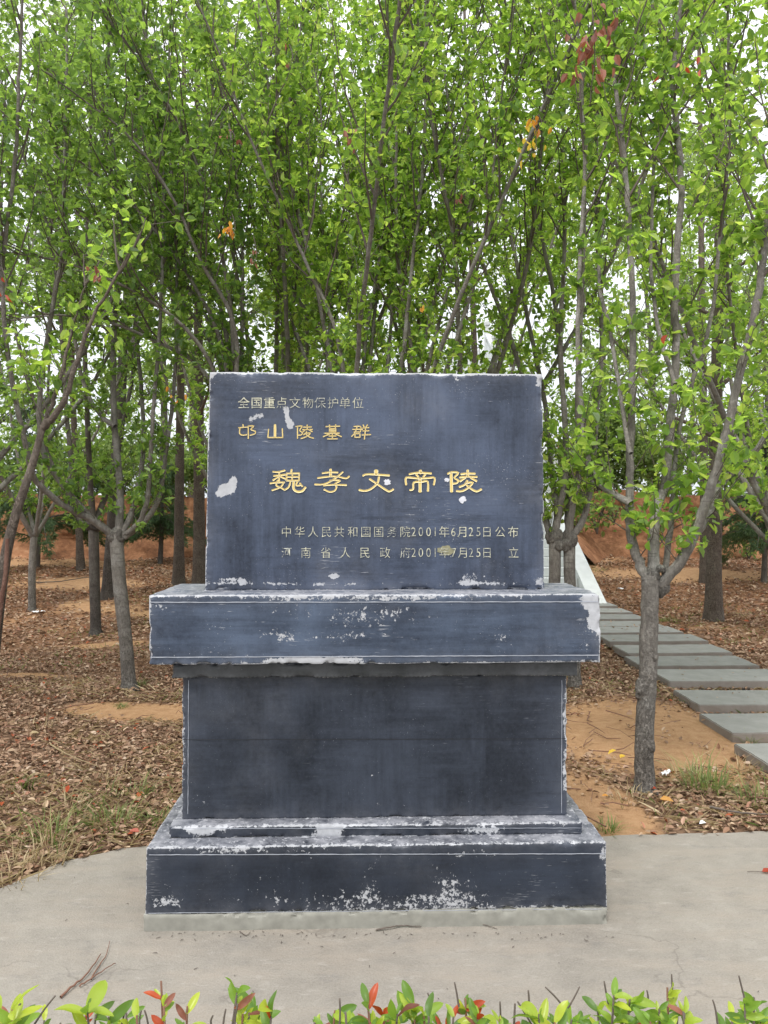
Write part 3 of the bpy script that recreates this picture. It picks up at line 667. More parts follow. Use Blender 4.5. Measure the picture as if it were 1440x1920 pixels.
def norm(a): return a / (np.linalg.norm(a, axis=-1, keepdims=True) + 1e-9)
def leaf_geo(pos, ax, nm, L, Wd, fold=.25, droop=.12):
    """folded pointed-oval leaves, 6 vertices and 2 quads each"""
    pos, ax, nm = (np.asarray(q, float) for q in (pos, ax, nm)); n = len(pos)
    ax = norm(ax); sd_ = norm(np.cross(ax, nm)); up = np.cross(sd_, ax)
    L = np.broadcast_to(np.asarray(L, float), (n,))[:, None]; Wd = np.broadcast_to(np.asarray(Wd, float), (n,))[:, None]
    V = np.stack([pos, pos + ax * L * .30 + sd_ * Wd * .5 + up * Wd * fold, pos + ax * L * .68 + sd_ * Wd * .42 + up * (Wd * fold - L * droop * .5),
                  pos + ax * L - up * L * droop, pos + ax * L * .68 - sd_ * Wd * .42 + up * (Wd * fold - L * droop * .5), pos + ax * L * .30 - sd_ * Wd * .5 + up * Wd * fold], 1)
    i_ = (np.arange(n) * 6)[:, None]
    Fq = np.concatenate([i_ + np.array([[0, 1, 2, 3]]), i_ + np.array([[0, 3, 4, 5]])])
    return V.reshape(-1, 3), Fq

def crown(name, pos, ax, nm, L, Wd, mat, parent, off, stuff=True):
    V, Fq = leaf_geo(pos, ax, nm, L, Wd); o = np_mesh(name, V - np.array(off), Fq, mat, parent, smooth=False)
    if stuff: o['kind'] = 'stuff'
    return o

NLEAF = [0]
def branchlets(limbs, rg, n2=9, l2=(.5, 1.1), ntw=8, nlf=7, t0=.3, lf=.055, upb=.8, spread=.7, bottom_thin=True, dens=1.2, r2=.0085, ltw=.20):
    """secondary shoots, twigs and leaves on limb polylines; returns Tubes and leaf arrays"""
    tb = Tubes(); Pp, Aa, Nn, Ls = [], [], [], []
    for limb, rl in limbs:
        m = len(limb); Lg = np.linalg.norm(np.diff(limb, axis=0), axis=1).sum()
        cnt = max(3, int(n2 * Lg / 3.0 * dens))
        for c in range(cnt + 1):
            t = t0 + (1 - t0) * (c + rg.random() * .8) / (cnt + .8); t = min(t, .999)
            x = t * (m - 1); i_ = min(int(x), m - 2); f = x - i_
            p = limb[i_] * (1 - f) + limb[i_ + 1] * f; T = norm(limb[i_ + 1] - limb[i_])
            if c == cnt: p = limb[-1]
            a = rg.random() * 6.283; side = np.array([math.cos(a), math.sin(a), 0])
            d = norm(T * .8 + side * spread * rg.uniform(.5, 1.3) + np.array([0, 0, .25]))
            Lb = rg.uniform(*l2) * (1.15 - .45 * t)
            q = [p]; dd = d.copy(); ns_ = 6
            for k in range(ns_):
                dd = norm(dd + np.array([0, 0, upb * .16]) + rg.normal(0, .09, 3)); q.append(q[-1] + dd * Lb / ns_)
            q = np.array(q); rr0 = min(r2, rl * .5) * (1.2 - .5 * t)
            tb.add(q, np.linspace(rr0, .0018, len(q)), 4)
            for k in range(ntw):
                tt = (k + rg.random()) / ntw * .92 + .08; x = tt * ns_; j = min(int(x), ns_ - 1); ff = x - j
                pp = q[j] * (1 - ff) + q[j + 1] * ff; T2 = norm(q[j + 1] - q[j])
                dv = norm(T2 * .5 + norm(rg.normal(0, 1, 3)) * .9 + np.array([0, 0, .2])); lt = ltw * rg.uniform(.4, 1.25)
                e = pp + dv * lt; mid = (pp + e) / 2 + rg.normal(0, .012, 3)
                tb.add(np.array([pp, mid, e]), np.array([.0022, .0017, .001]), 3, cap=False)
                nl = max(1, int(nlf * rg.uniform(.6, 1.4)))
                s = rg.random(nl) ** .45
                base = pp + (e - pp) * s[:, None] + rg.normal(0, .012, (nl, 3))
                ax = norm(dv * .6 + norm(rg.normal(0, 1, (nl, 3))) + np.array([0, 0, -.05]))
                Pp.append(base); Aa.append(ax); Nn.append(norm(np.array([0, 0, 1.]) + rg.normal(0, .55, (nl, 3)))); Ls.append(lf * rg.uniform(.45, 1.4, nl))
    P_, A_, N_, L_ = (np.concatenate(q) for q in (Pp, Aa, Nn, Ls))
    return tb, P_, A_, N_, L_

def auto_limb(fork, az, out, H, rg, up0=.75, n=9, wig=.075, bias=(0, 0), pull=.07):
    p = np.array(fork, float); d = norm(np.array([math.cos(az) * out, math.sin(az) * out, up0])); P = [p]
    L = (H - fork[2]); st_ = L / n
    for k in range(n):
        d = norm(d + np.array([bias[0] * .12, bias[1] * .12, pull]) + rg.normal(0, wig, 3)); P.append(P[-1] + d * st_ * 1.05)
    return P

def make_tree(name, label, cat, base, trunk_pts, r0, r1, limbs, group, bark='bark', leaf='leaf', seed=1, leafparts=0, knobs=(), trunk_rough=.0, k_tr=10, ang=5, low_shoots=14, **kw):
    rg = np.random.default_rng(seed); base = np.array(base, float)
    root = empty(name, base); tag(root, label, cat, group)
    tp = catmull(trunk_pts, max(10, int(np.linalg.norm(np.array(trunk_pts[-1]) - np.array(trunk_pts[0])) / (.02 if trunk_rough else .12))))
    tt = np.linspace(0, 1, len(tp)); rad = r0 + (r1 - r0) * tt + r0 * .5 * np.exp(-tt * 22)
    tb = Tubes(); tb.add(tp, rad, 26 if trunk_rough else k_tr, rough=trunk_rough or .06, low=np.clip(1.15 - tt * 1.1, .15, 1))
    for kn in knobs: tb.knob(*kn)
    tb.build('trunk', M[bark], root, base)
    LL = []; LO = []
    for (pts_, ra, rb, t0) in limbs:
        n = max(8, int(len(pts_) * 5)); P = catmull(pts_, n)
        for _ in range(5): P[1:-1] = (P[:-2] + P[1:-1] * 2 + P[2:]) / 4
        P[1:] += rg.normal(0, .0025, (n - 1, 3))
        ra = ra * 1.28; r = ra + (rb - ra) * np.linspace(0, 1, n) ** .8
        t_ = Tubes(); t_.add(P, r, 10 if ra > .02 else 6, rough=.05, low=.15); t_.build('limb', M[bark], root, base)
        LL.append((P[int(n * t0):] if t0 < 1 else P[-2:], ra)); LO.append((P[1:max(6, int(n * .62))], ra))
    tb, P_, A_, N_, L_ = branchlets(LL, rg, **kw)
    if low_shoots:
        k2 = dict(kw); k2.update(n2=low_shoots, l2=(.15, .55), ntw=4, nlf=8, t0=.04, dens=1.0, spread=1.3, ltw=.16, r2=.003)
        tb2, *Q_ = branchlets(LO, rg, **k2)
        tb.V += tb2.V; tb.F += [f + tb.n for f in tb2.F]; tb.T += [f + tb.n for f in tb2.T]; tb.low += tb2.low; tb.n += tb2.n
        P_, A_, N_, L_ = (np.concatenate([a, q]) for a, q in zip((P_, A_, N_, L_), Q_))
    o = tb.build('twigs', M['twig'], root, base); o['kind'] = 'stuff'
    idx = np.arange(len(P_))
    if leafparts:
        # the largest-looking leaves inside the view become leaf objects of their own
        sc_ = L_ / P_[:, 1]; xx = np.abs(P_[:, 0] / P_[:, 1]) < .5; zz = np.abs((P_[:, 2] - EYE) / P_[:, 1]) < .665
        order = np.argsort(-(sc_ * (xx & zz)))[:leafparts]; mask = np.ones(len(P_), bool); mask[order] = False
        for i_ in order:
            V, Fq = leaf_geo(np.zeros((1, 3)), A_[i_:i_ + 1], N_[i_:i_ + 1], L_[i_:i_ + 1], L_[i_:i_ + 1] * .6)
            lo = np_mesh('leaf', V, Fq, M[leaf], root); lo.location = P_[i_] - base
        idx = idx[mask]
    crown('crown', P_[idx], A_[idx], N_[idx], L_[idx], L_[idx] * .6, M[leaf], root, base)
    NLEAF[0] += len(P_)
    return root

def wp(pts_, D, dd=0.0):
    """control points in the picture's directions, standing at distance D (dd: drift of the distance)"""
    n = len(pts_); return [W(x, y, D + dd * k / max(1, n - 1)) for k, (x, y) in enumerate(pts_)]
def ext(P, rg, H, n=4, bias=(0, 0)):
    P = [np.array(tuple(q)) for q in P]
    d = norm(P[-1] - P[-2]); st_ = max(.15, (H - P[-1][2]) / n)
    for k in range(n):
        d = norm(d + np.array([bias[0], bias[1], .25]) + rg.normal(0, .1, 3)); P.append(P[-1] + d * st_)
    return P
RG = np.random.default_rng(21)
OG = 'orchard trees planted behind the memorial'

# T1: nearest tree on the right
D = 4.2; fk = W(1222, 1078, D)
def L(pts_, D, ra, rb, dd=0., H=None, t0=.25, bias=(0, 0)):
    P = wp(pts_, D, dd)
    if H: P = ext(P, RG, H, bias=bias)
    return (P, ra, rb, t0)
t1 = [W(1209, 1488, D), W(1207, 1400, D), W(1214, 1260, D), W(1217, 1160, D), W(1220, 1080, D)]
limbs = [L([(1212,1085),(1192,1040),(1182,1000),(1181,930),(1183,830),(1186,700),(1187,560),(1180,420),(1172,300),(1160,200)], D, .024, .007, .3, 4.6, .35),
         L([(1182,945),(1150,925),(1118,900),(1100,860),(1092,780),(1084,660),(1086,500),(1098,330)], D, .017, .007, .5, 4.9, .4),
         L([(1224,1075),(1226,1000),(1229,950),(1250,905),(1256,790),(1268,700),(1266,520),(1280,360),(1270,240)], D, .026, .011, .3, 4.8, .35),
         L([(1246,1078),(1255,1010),(1262,930),(1266,850),(1290,740),(1335,600),(1350,440)], D, .015, .008, .6, 5.0, .4),
         L([(1236,1098),(1280,1050),(1310,980),(1336,910),(1360,820),(1388,700),(1422,560),(1440,420)], D, .026, .010, -.3, 4.6, .35),
         L([(1300,1010),(1330,960),(1352,905),(1392,868),(1430,830),(1455,760),(1470,600)], D, .018, .008, .3, 4.4, .4),
         L([(1183,850),(1168,780),(1150,640),(1120,520),(1135,400)], D, .011, .006, .5, 4.8, .4),
         L([(1266,720),(1230,600),(1220,450),(1228,300)], D, .011, .006, .5, 4.8, .3)]
T1 = make_tree('orchard_tree', 'nearest grey orchard tree with knobbly fork standing beside the slab path', 'tree', W(1209, 1480, D), t1, .053, .045, limbs, OG, seed=3, leafparts=280,
     trunk_rough=.13, knobs=[(W(1222, 1080, D), (.046, .042, .05), 1), (W(1236, 1066, D) + Vector((0, -.02, 0)), (.028, .03, .022), 5), (W(1242, 1100, D), (.036, .034, .055), 9), (W(1196, 1290, D) + Vector((.012, -.02, 0)), (.034, .03, .06), 21), (W(1222, 1395, D) + Vector((-.02, -.02, 0)), (.03, .03, .05), 25), (W(1214, 1230, D) + Vector((.02, -.03, 0)), (.022, .022, .03), 29)],
     n2=12, l2=(.35, .85), ntw=8, nlf=6, lf=.057, ang=5)

# T2, T3: the fused pair
D = 6.66
for (bx, tx, lab, sd_, lim) in ((1077, 1068, 'right trunk of the two fused knobbly orchard trees beside the tablet edge', 11,
        [[(1068,1010),(1064,960),(1066,900),(1060,820),(1052,700),(1040,560),(1010,420)],[(1072,1005),(1092,980),(1104,930),(1112,880),(1118,780),(1130,640),(1120,480)],[(1066,1005),(1074,940),(1088,870),(1082,740),(1090,600),(1095,430)]]),
        (1036, 1040, 'left trunk of the two fused knobbly orchard trees against the tablet edge', 12,
        [[(1038,1005),(1046,960),(1036,900),(1028,820),(1020,740),(990,600),(960,450)],[(1040,1005),(1050,950),(1062,880),(1058,760),(1050,640),(1060,460)],[(1034,1005),(1024,980),(1010,900),(1000,780),(960,640),(900,480)]])):
    tr = [W(bx, 1295, D), W(bx - 1, 1180, D), W(tx, 1080, D), W(tx, 1010, D)]
    make_tree('orchard_tree', lab, 'tree', W(bx, 1290, D), tr, .050, .052, [L(q, D, .026, .009, RG.uniform(-.5, .6), 6.2, .35) for q in lim], OG, bark='bark', seed=sd_, k_tr=14,
              knobs=[(W(tx, 1008, D), (.072, .065, .085), sd_), (W((tx + 1052) / 2, 1022, D) + Vector((0, -.03, 0)), (.05, .04, .055), sd_ + 3)],
              n2=11, l2=(.4, 1.0), ntw=8, nlf=6, lf=.057)

# T4, T5: left
D = 6.6
make_tree('orchard_tree', 'pale-barked orchard tree left of the pedestal, trunk leaning slightly left', 'tree', W(243, 1290, D), [W(243, 1297, D), W(236, 1200, D), W(224, 1090, D), W(218, 1005, D)], .057, .057,
     [L([(214,1010),(190,985),(160,960),(130,925),(100,885),(80,850),(72,760),(90,620)], D, .028, .010, -.4, 5.6, .45),
      L([(212,1005),(175,975),(130,955),(90,925),(62,895),(52,850),(30,760),(10,640)], D, .026, .010, -.9, 5.4, .5),
      L([(222,1000),(226,930),(220,860),(214,780),(212,640),(225,500)], D, .030, .011, .2, 6.0, .45),
      L([(216,800),(180,770),(150,700),(130,560)], D, .018, .008, .4, 6.0, .3),
      L([(228,1000),(250,955),(262,900),(270,820),(262,700),(250,560)], D, .022, .009, .5, 6.0, .45),
      L([(230,1005),(262,980),(278,930),(282,850),(290,740),(300,600)], D, .020, .009, -.2, 5.9, .45),
      L([(232,1008),(275,975),(300,930),(306,880),(318,800),(330,680)], D, .022, .009, .2, 5.9, .45)], OG, leaf='leaf_shaded', seed=31, leafparts=60, k_tr=14,
     knobs=[(W(218, 1006, D), (.07, .065, .075), 3), (W(208, 1000, D), (.05, .05, .035), 8)], n2=12, l2=(.4, 1.0), ntw=8, nlf=6, lf=.057)
D = 9.7
make_tree('orchard_tree', 'second orchard tree behind the pale-barked one on the left, dark upright trunk', 'tree', W(180, 1187, D), [W(180, 1192, D), W(178, 1100, D), W(175, 985, D)], .068, .062,
     [L([(173,985),(150,950),(138,900),(128,820),(120,700)], D, .036, .012, .4, 7.6, .4), L([(175,980),(168,900),(165,820),(160,700)], D, .036, .012, -.3, 7.8, .4),
      L([(178,980),(198,930),(215,870),(228,800),(250,700)], D, .034, .012, .5, 7.8, .4), L([(172,990),(140,965),(110,900),(85,840),(60,740)], D, .034, .012, 0, 7.2, .4)],
     OG, bark='bark_dark', leaf='leaf_shaded', seed=37, k_tr=12, knobs=[(W(175, 985, D), (.11, .1, .08), 5)], n2=11, l2=(.6, 1.3), ntw=7, nlf=6, lf=.075)

# T6: leaning near trunk with torn bark at the left edge
D = 4.0
make_tree('leaning_tree', 'leaning split-bark trunk with torn reddish strip at the left picture edge', 'tree', W(-28, 1505, D), [W(-28, 1510, D), W(-18, 1300, D), W(5, 1080, D), W(28, 970, D), W(58, 880, D), W(80, 800, D)], .036, .016,
     [L([(80,802),(96,760),(118,690),(134,620),(150,560),(165,520)], D, .012, .004, .1, None, .85), L([(80,802),(110,770),(128,730),(150,660),(170,600),(205,540),(245,470)], D, .016, .005, -.1, None, .8)],
     OG, bark='bark_brown', leaf='leaf', seed=41, k_tr=14, low_shoots=3, n2=6, l2=(.15, .35), ntw=3, nlf=6, lf=.055)
tb = Tubes(); Pq = catmull([W(14, 1010, D - .06), W(10, 1080, D - .06), W(2, 1130, D - .06), W(-8, 1200, D - .07)], 14)
tb.add(Pq, np.linspace(.010, .016, 14), 8, rough=.2)
lean = [o for o in C.objects if o.name == 'leaning_tree'][0]
tb.build('torn_bark_strip', M['bark_torn'], lean, lean.location)

# behind the tablet: fans of stems
def fan_tree(x, y, H, n, sd_, label, out=.45, lf=.057, leaf='leaf', bias=(0, 0), fork=1.15, azs=None, r=.055, n2=11, **kw):
    rg = np.random.default_rng(sd_); gz = float(gh(np.array(x), np.array(y)))
    f = np.array([x + rg.normal(0, .05), y + rg.normal(0, .05), gz + fork])
    lim = []
    for k in range(n):
        az = (azs[k] if azs else 6.283 * (k + rg.random() * .6) / n)
        lim.append(([*auto_limb(f + np.array([0, 0, -.02]) + np.array([math.cos(az), math.sin(az), 0]) * .03, az, out * rg.uniform(.55, 1.35), H * rg.uniform(.85, 1.1), rg, bias=bias)], .024 * r / .055, .006, .2))
    return make_tree('orchard_tree', label, 'tree', (x, y, gz), [(x, y, gz - .04), (x + rg.normal(0, .03), y, gz + fork * .5), tuple(f)], r, r * .95, lim, OG, leaf=leaf, seed=sd_, knobs=[(f, (r * 1.25, r * 1.25, r * 1.3), sd_)], n2=n2, lf=lf, **kw)
fan_tree(-.10, 6.5, 6.2, 15, 51, 'many-stemmed orchard tree rising directly behind the middle of the tablet', out=.30, r=.045, leafparts=60)
fan_tree(.62, 7.3, 6.8, 11, 52, 'orchard tree fanning up behind the right half of the tablet', out=.34)
fan_tree(-.95, 8.0, 7.2, 11, 53, 'orchard tree fanning up behind the left half of the tablet', out=.33)
D = 6.7; arcs = [[(430,900),(420,760),(385,660),(320,590),(230,535),(120,490),(-10,470)], [(430,900),(425,740),(395,640),(310,530),(190,430),(70,360),(-30,335)], [(432,900),(430,720),(400,600),(330,480),(235,370),(130,290),(20,235)],
        [(432,900),(436,720),(415,580),(370,430),(300,310),(200,200),(80,130)], [(434,900),(440,700),(430,560),(400,400),(350,260),(280,140),(200,30)], [(434,900),(450,720),(455,560),(450,400),(430,240),(400,100)],
        [(430,900),(415,760),(370,680),(290,640),(200,600),(100,590),(20,600)], [(432,900),(432,750),(400,620),(340,520),(270,450),(180,400),(90,395)], [(434,900),(442,740),(440,600),(380,500),(330,380),(250,260),(160,190)]]
make_tree('orchard_tree', 'orchard tree with long boughs arching left from behind the tablet', 'tree', W(434, 1290, D), [W(434, 1294, D), W(436, 1150, D), W(432, 960, D), W(432, 890, D)], .055, .05,
     [L(q, D, .020, .006, [-.9, .3, -.4, .5, -.8, .2, -.2, .6, -1.1][k], None, .22) for k, q in enumerate(arcs)], OG, leaf='leaf_shaded', seed=54, leafparts=60, knobs=[(W(432, 890, D), (.07, .07, .07), 4)], n2=17, l2=(.4, 1.1), ntw=8, nlf=7, lf=.057)
fan_tree(-3.75, 6.3, 5.8, 8, 55, 'orchard tree whose trunk stands just outside the left edge', out=.6, leaf='leaf_shaded', dens=.8)
fan_tree(3.45, 6.2, 5.8, 8, 56, 'orchard tree whose trunk stands just outside the right edge', out=.55)
fan_tree(-5.3, 11.6, 8.6, 7, 57, 'far orchard tree in the third row at the left', out=.5, lf=.075, n2=10, leaf='leaf_shaded')
fan_tree(-1.9, 11.2, 8.8, 7, 58, 'far orchard tree in the third row hidden low by the tablet', out=.5, lf=.075, n2=10)
fan_tree(.9, 10.6, 8.4, 7, 59, 'far orchard tree in the third row left of the staircase', out=.45, lf=.08, n2=9)
fan_tree(4.75, 9.2, 7.8, 7, 60, 'far orchard tree right of the slab path near the right edge', out=.5, lf=.075, n2=10, bias=(-.1, 0))
fan_tree(1.75, 4.9, 4.9, 4, 61, 'slender young orchard tree between the nearest tree and the tablet', out=.4, r=.02, fork=2.2, n2=9, azs=[.5, 2.2, 3.6, 5.2]) if False else None

# tall straight trunks (far row)
def tall(px, py, D, r, H, sd_, label, top=0, bark='bark_brown', crown_at=.3, lf=.09, n=12, group='tall straight trees near the bank'):
    b0 = W(px, py, D); z0 = float(ghc(0, D)); b0 = Vector((b0.x, D, z0)); rg = np.random.default_rng(sd_)
    tp = [Vector((b0.x, D, z0 - .05)), b0 + Vector((top * .3, 0, H * .33)), b0 + Vector((top * .7, 0, H * .7)), b0 + Vector((top, 0, H))]
    lim = []; cp = catmull(tp, 40)
    for k in range(n):
        t = crown_at + (1 - crown_at) * (k + .5) / n; p = cp[int(t * 39)]; az = rg.random() * 6.283
        lim.append((auto_limb(p, az, 1.0, p[2] + rg.uniform(1.2, 2.4), rg, up0=.5, n=6), .03 * (1.3 - t), .008, .1))
    make_tree('tall_tree', label, 'tree', b0, tp, r, r * .35, lim, group, bark=bark, leaf='leaf_far', seed=sd_, k_tr=12, low_shoots=0, n2=16, l2=(.5, 1.2), ntw=7, nlf=5, lf=lf, upb=.2, ltw=.28)
tall(335, 1095, 14, .095, 10.5, 71, 'straight brown trunk standing left of the tablet, left of a close pair', .1)
tall(374, 1092, 13.4, .11, 10, 72, 'straight brown trunk touching the left edge of the tablet', -.05)
tall(1337, 1168, 10.9, .11, 8.5, 73, 'thick straight trunk in the litter right of the slab path', .15)
tall(1322, 1112, 14, .085, 10, 74, 'thinner trunk half hidden behind the thick one on the right', -.1)
tall(204, 1128, 12.6, .11, 9.5, 75, 'dark trunk leaning right between two left orchard trees', .6, 'bark_dark')
tall(152, 1082, 15.2, .07, 11, 76, 'thin brown trunk near the foot of the left bank', -.6)
tall(560, 1080, 15.5, .09, 11, 77, 'tall tree hidden low behind the tablet at its left', .3)
tall(900, 1080, 15.0, .08, 11, 78, 'tall tree hidden low behind the tablet at its right', -.3)

# trees beyond the bank
def bank_tree(x, y, H, sd_, label, cs=1.9, n=3000, lf=.15, mat='leaf_far'):
    rg = np.random.default_rng(sd_); z0 = top_z(x, y); root = empty('bank_tree', (x, y, z0)); tag(root, label, 'tree', 'trees growing on top of the bank')
    tb = Tubes(); tp = catmull([(0, 0, -.2), (rg.normal(0, .15), 0, H * .4), (rg.normal(0, .3), 0, H * .95)], 14); tb.add(tp, np.linspace(.13, .02, 14), 8, rough=.05)
    br = []
    for k in range(34):
        t = rg.uniform(.06, .95); p = tp[int(t * 13)]; az = rg.random() * 6.283
        e = p + np.array([math.cos(az), math.sin(az), rg.uniform(.4, 1.3)]) * cs * rg.uniform(.4, .9) * (1.25 - t)
        q = catmull([p, (p + e) / 2 + rg.normal(0, .12, 3), e], 7); tb.add(q, np.linspace(.03, .006, 7), 5); br.append(q)
    tb.build('trunk', M['bark_dark'], root)
    Q = np.concatenate([np.repeat(q[2:], 1, 0) for q in br]); c = Q[rg.integers(0, len(Q), n // 9)] + rg.normal(0, .28, (n // 9, 3))
    P = np.repeat(c, 9, 0) + rg.normal(0, .13, (len(c) * 9, 3))
    A = norm(rg.normal(0, 1, P.shape)); N_ = norm(np.array([0, 0, 1.]) + rg.normal(0, .6, P.shape)); Ls = lf * rg.uniform(.5, 1.2, len(P))
    crown('crown', P, A, N_, Ls, Ls * .5, M[mat], root, (0, 0, 0))
bts = [(-13, 21, 9), (-10.2, 19.5, 7), (-8.0, 22, 8), (-5.6, 19.8, 9), (-3.2, 22, 10.5), (-.8, 24, 10), (5.6, 20, 8.5), (7.6, 22, 10), (9.8, 19.6, 8), (12.3, 22, 9.5), (-15.5, 24, 10), (14.8, 24, 9), (4.4, 26, 11), (-6.8, 27, 12), (11, 28, 12)]
wd_lab = ['leftmost', 'low', 'tall', 'bushy', 'slim', 'upright', 'loose', 'broad', 'pale', 'dense', 'outermost left', 'outermost right', 'high-crowned', 'distant', 'distant']
spot = ['above the left bank end', 'at the left edge above red earth', 'over the leaning trunk', 'above the bank between left trunks', 'seen just left of the tablet', 'far behind the tablet top', 'right of the marble stair', 'behind the nearest right tree', 'above the right red bank', 'beyond the right picture edge', 'past the left picture edge', 'past the right picture edge', 'over the fused pair', 'behind the left orchard row', 'behind the right bank']
for k, (x, y, H) in enumerate(bts): bank_tree(x, y, H, 200 + k, f'{wd_lab[k]} green tree on the bank, {spot[k]}')

# pale shrubs along the bank top and conifers in front of it
def shrub(x, y, z0, r, h, sd_, label, n=2600, lf=.10, mat='leaf_shrub', name='bank_shrub', cat='shrub', group='shrubs along the bank top'):
    rg = np.random.default_rng(sd_); root = empty(name, (x, y, z0)); tag(root, label, cat, group)
    tb = Tubes(); cs = []
    for k in range(9):
        az = rg.random() * 6.283; e = np.array([math.cos(az) * r * rg.uniform(.3, 1), math.sin(az) * r * rg.uniform(.3, 1), h * rg.uniform(.5, 1)])
        q = catmull([(0, 0, -.1), tuple(e * .5 + np.array([0, 0, h * .15])), tuple(e)], 8); tb.add(q, np.linspace(.014, .003, 8), 4); cs.append(q[2:])
    tb.build('stems', M['twig'], root); Q = np.concatenate(cs)
    P = Q[rg.integers(0, len(Q), n)] + rg.normal(0, .16, (n, 3)) * np.array([1, 1, .8])
    Ls = lf * rg.uniform(.5, 1.2, n)
    crown('foliage', P, norm(rg.normal(0, 1, P.shape)), norm(np.array([0, -.3, 1.]) + rg.normal(0, .6, P.shape)), Ls, Ls * .55, M[mat], root, (0, 0, 0))
sh = [(-9.6, .9, 1.1), (-8.1, .8, .9), (-6.7, .9, 1.2), (-5.3, .8, .9), (-4.1, .8, 1.1), (4.2, .8, 1.2), (5.1, .9, 1.7), (6.1, .8, 1.5), (7.1, 1.0, 1.4), (8.3, .9, 1.6), (9.6, .9, 1.2), (-3.0, .8, 1.3), (3.4, .7, 1.2), (5.6, .8, 1.9), (-7.4, .8, 1.4)]
hint = ['at the far left end', 'left of the leaning trunk line', 'above the left white scraps', 'between the leaning trunk and the left tree', 'just left of the paired brown trunks', 'right beside the marble stair', 'above the bare root overhang', 'behind the nearest tree fork', 'left of the thick right trunk', 'at the right picture edge', 'past the right edge', 'hidden beside the tablet', 'against the stair ramp', 'standing tallest behind the fork', 'set back behind the left shrubs']
for k, (x, r, h) in enumerate(sh):
    y = 18.6 + (k % 3) * .5; shrub(x, y, top_z(x, y), r * 1.25, h * 1.45, 300 + k, f'pale green leafy shrub on the bank top, {hint[k]}', lf=.11)
# sprigs hanging on the clay face
for k, (px, py) in enumerate([(1135, 955), (1128, 985), (1160, 968), (1395, 1000), (1418, 1035), (20, 935), (1090, 985)]):
    p = W(px, py, 16.9)
    shrub(p.x, p.y + .35, p.z - .1, .25, .35, 340 + k, ['small leafy sprig on clay above the stair ramp', 'lower leafy sprig on clay right of the fused trees', 'leafy sprig on clay left of the nearest tree', 'leafy sprig on clay at the right of the thick trunk', 'lowest leafy sprig on clay near the right edge', 'leafy sprig on clay at the far left', 'leafy sprig on clay touching the fused trees'][k], n=70, lf=.14, name='clay_sprig', cat='plant', group='sprigs on the clay face')

def conifer(px, D, H, sd_, label, r=1.6):
    rg = np.random.default_rng(sd_); x = (px - HX) / F * D; z0 = float(ghc(0, D)); root = empty('conifer_tree', (x, D, z0)); tag(root, label, 'tree', 'young conifers in front of the bank')
    tb = Tubes(); tp = catmull([(0, 0, -.1), (.05, 0, H * .5), (0, 0, H)], 14); tb.add(tp, np.linspace(.06, .01, 14), 8, rough=.05)
    Pp, Aa = [], []
    for k in range(46):
        t = rg.uniform(.16, .98); z = H * t; az = rg.random() * 6.283; Lb = r * (1.1 - t) * rg.uniform(.7, 1.1)
        d = np.array([math.cos(az), math.sin(az), 0]); e = np.array([0, 0, z]) + d * Lb + np.array([0, 0, .05 - .25 * Lb])
        q = catmull([(0, 0, z), tuple(np.array([0, 0, z + .1 * Lb]) + d * Lb * .5), tuple(e)], 9); tb.add(q, np.linspace(.014, .003, 9), 4)
        m = int(150 * Lb); s = rg.random(m) ** .7 * 8; i_ = np.minimum(s.astype(int), 7); f = (s - i_)[:, None]
        c = q[i_] * (1 - f) + q[i_ + 1] * f; sd2 = np.array([-d[1], d[0], 0]); off = rg.uniform(-.3, .3, (m, 1)) * (1 - s[:, None] / 9)
        Pp.append(c + sd2 * off + rg.normal(0, .03, (m, 3)) + np.array([0, 0, -.04])); Aa.append(norm(sd2 * np.sign(off) * .6 + d * .8 + np.array([0, 0, -.35]) + rg.normal(0, .25, (m, 3))))
    tb.build('trunk', M['bark_dark'], root); P = np.concatenate(Pp); A = np.concatenate(Aa)
    # tufts of needles
    P = np.repeat(P, 4, 0); A = norm(np.repeat(A, 4, 0) + rg.normal(0, .35, P.shape)); Ls = rg.uniform(.05, .12, len(P))
    crown('needles', P, A, norm(np.array([0, 0, 1.]) + rg.normal(0, .4, P.shape)), Ls, np.full(len(P), .012), M['needle'], root, (0, 0, 0))
conifer(70, 15.6, 3.6, 401, 'young drooping conifer before the bank at the left', 1.9)
conifer(1432, 14.2, 3.3, 402, 'young drooping conifer before the bank at the right edge', 1.7)
conifer(300, 16.4, 2.6, 403, 'small bare-looking conifer left of the paired brown trunks', 1.2)

# odd-coloured leaf clusters caught in the branches
def cluster(px, py, D, n, spread, mat, label, sd_, lf=.07, cat='leaf cluster'):
    rg = np.random.default_rng(sd_); c = np.array(tuple(W(px, py, D))); root = empty('dry_leaf_cluster', c); tag(root, label, cat, 'withered leaf clusters in the crowns')
    tb = Tubes(); q = catmull([(0, 0, spread[1] * 1.6), (.02, 0, 0), (0, 0, -spread[1])], 6); tb.add(q, np.linspace(.003, .0015, 6), 4); tb.build('stalk', M['twig'], root)
    for k in range(n):
        p = rg.normal(0, 1, 3) * np.array([spread[0], .05, spread[1]]) * .6
        ax = norm(np.array([rg.normal(0, .45), rg.normal(0, .4), -1.])); V, Fq = leaf_geo(np.zeros((1, 3)), ax[None], norm(rg.normal(0, 1, (1, 3))), lf * .78 * rg.uniform(.6, 1.3), lf * .38)
        o = np_mesh('leaf', V, Fq, M[mat], root); o.location = p
cluster(1108, 95, 3.35, 34, (.09, .17), 'dry_leaf', 'large hanging cluster of withered red-brown leaves high on the right', 1, .075)
cluster(1150, 45, 3.45, 6, (.04, .04), 'dry_leaf', 'small pinkish dry cluster right of the large red-brown one', 2)
cluster(1275, 125, 3.65, 5, (.05, .03), 'red_leaf', 'small reddish leaf pair near the upper right corner', 3, .05)
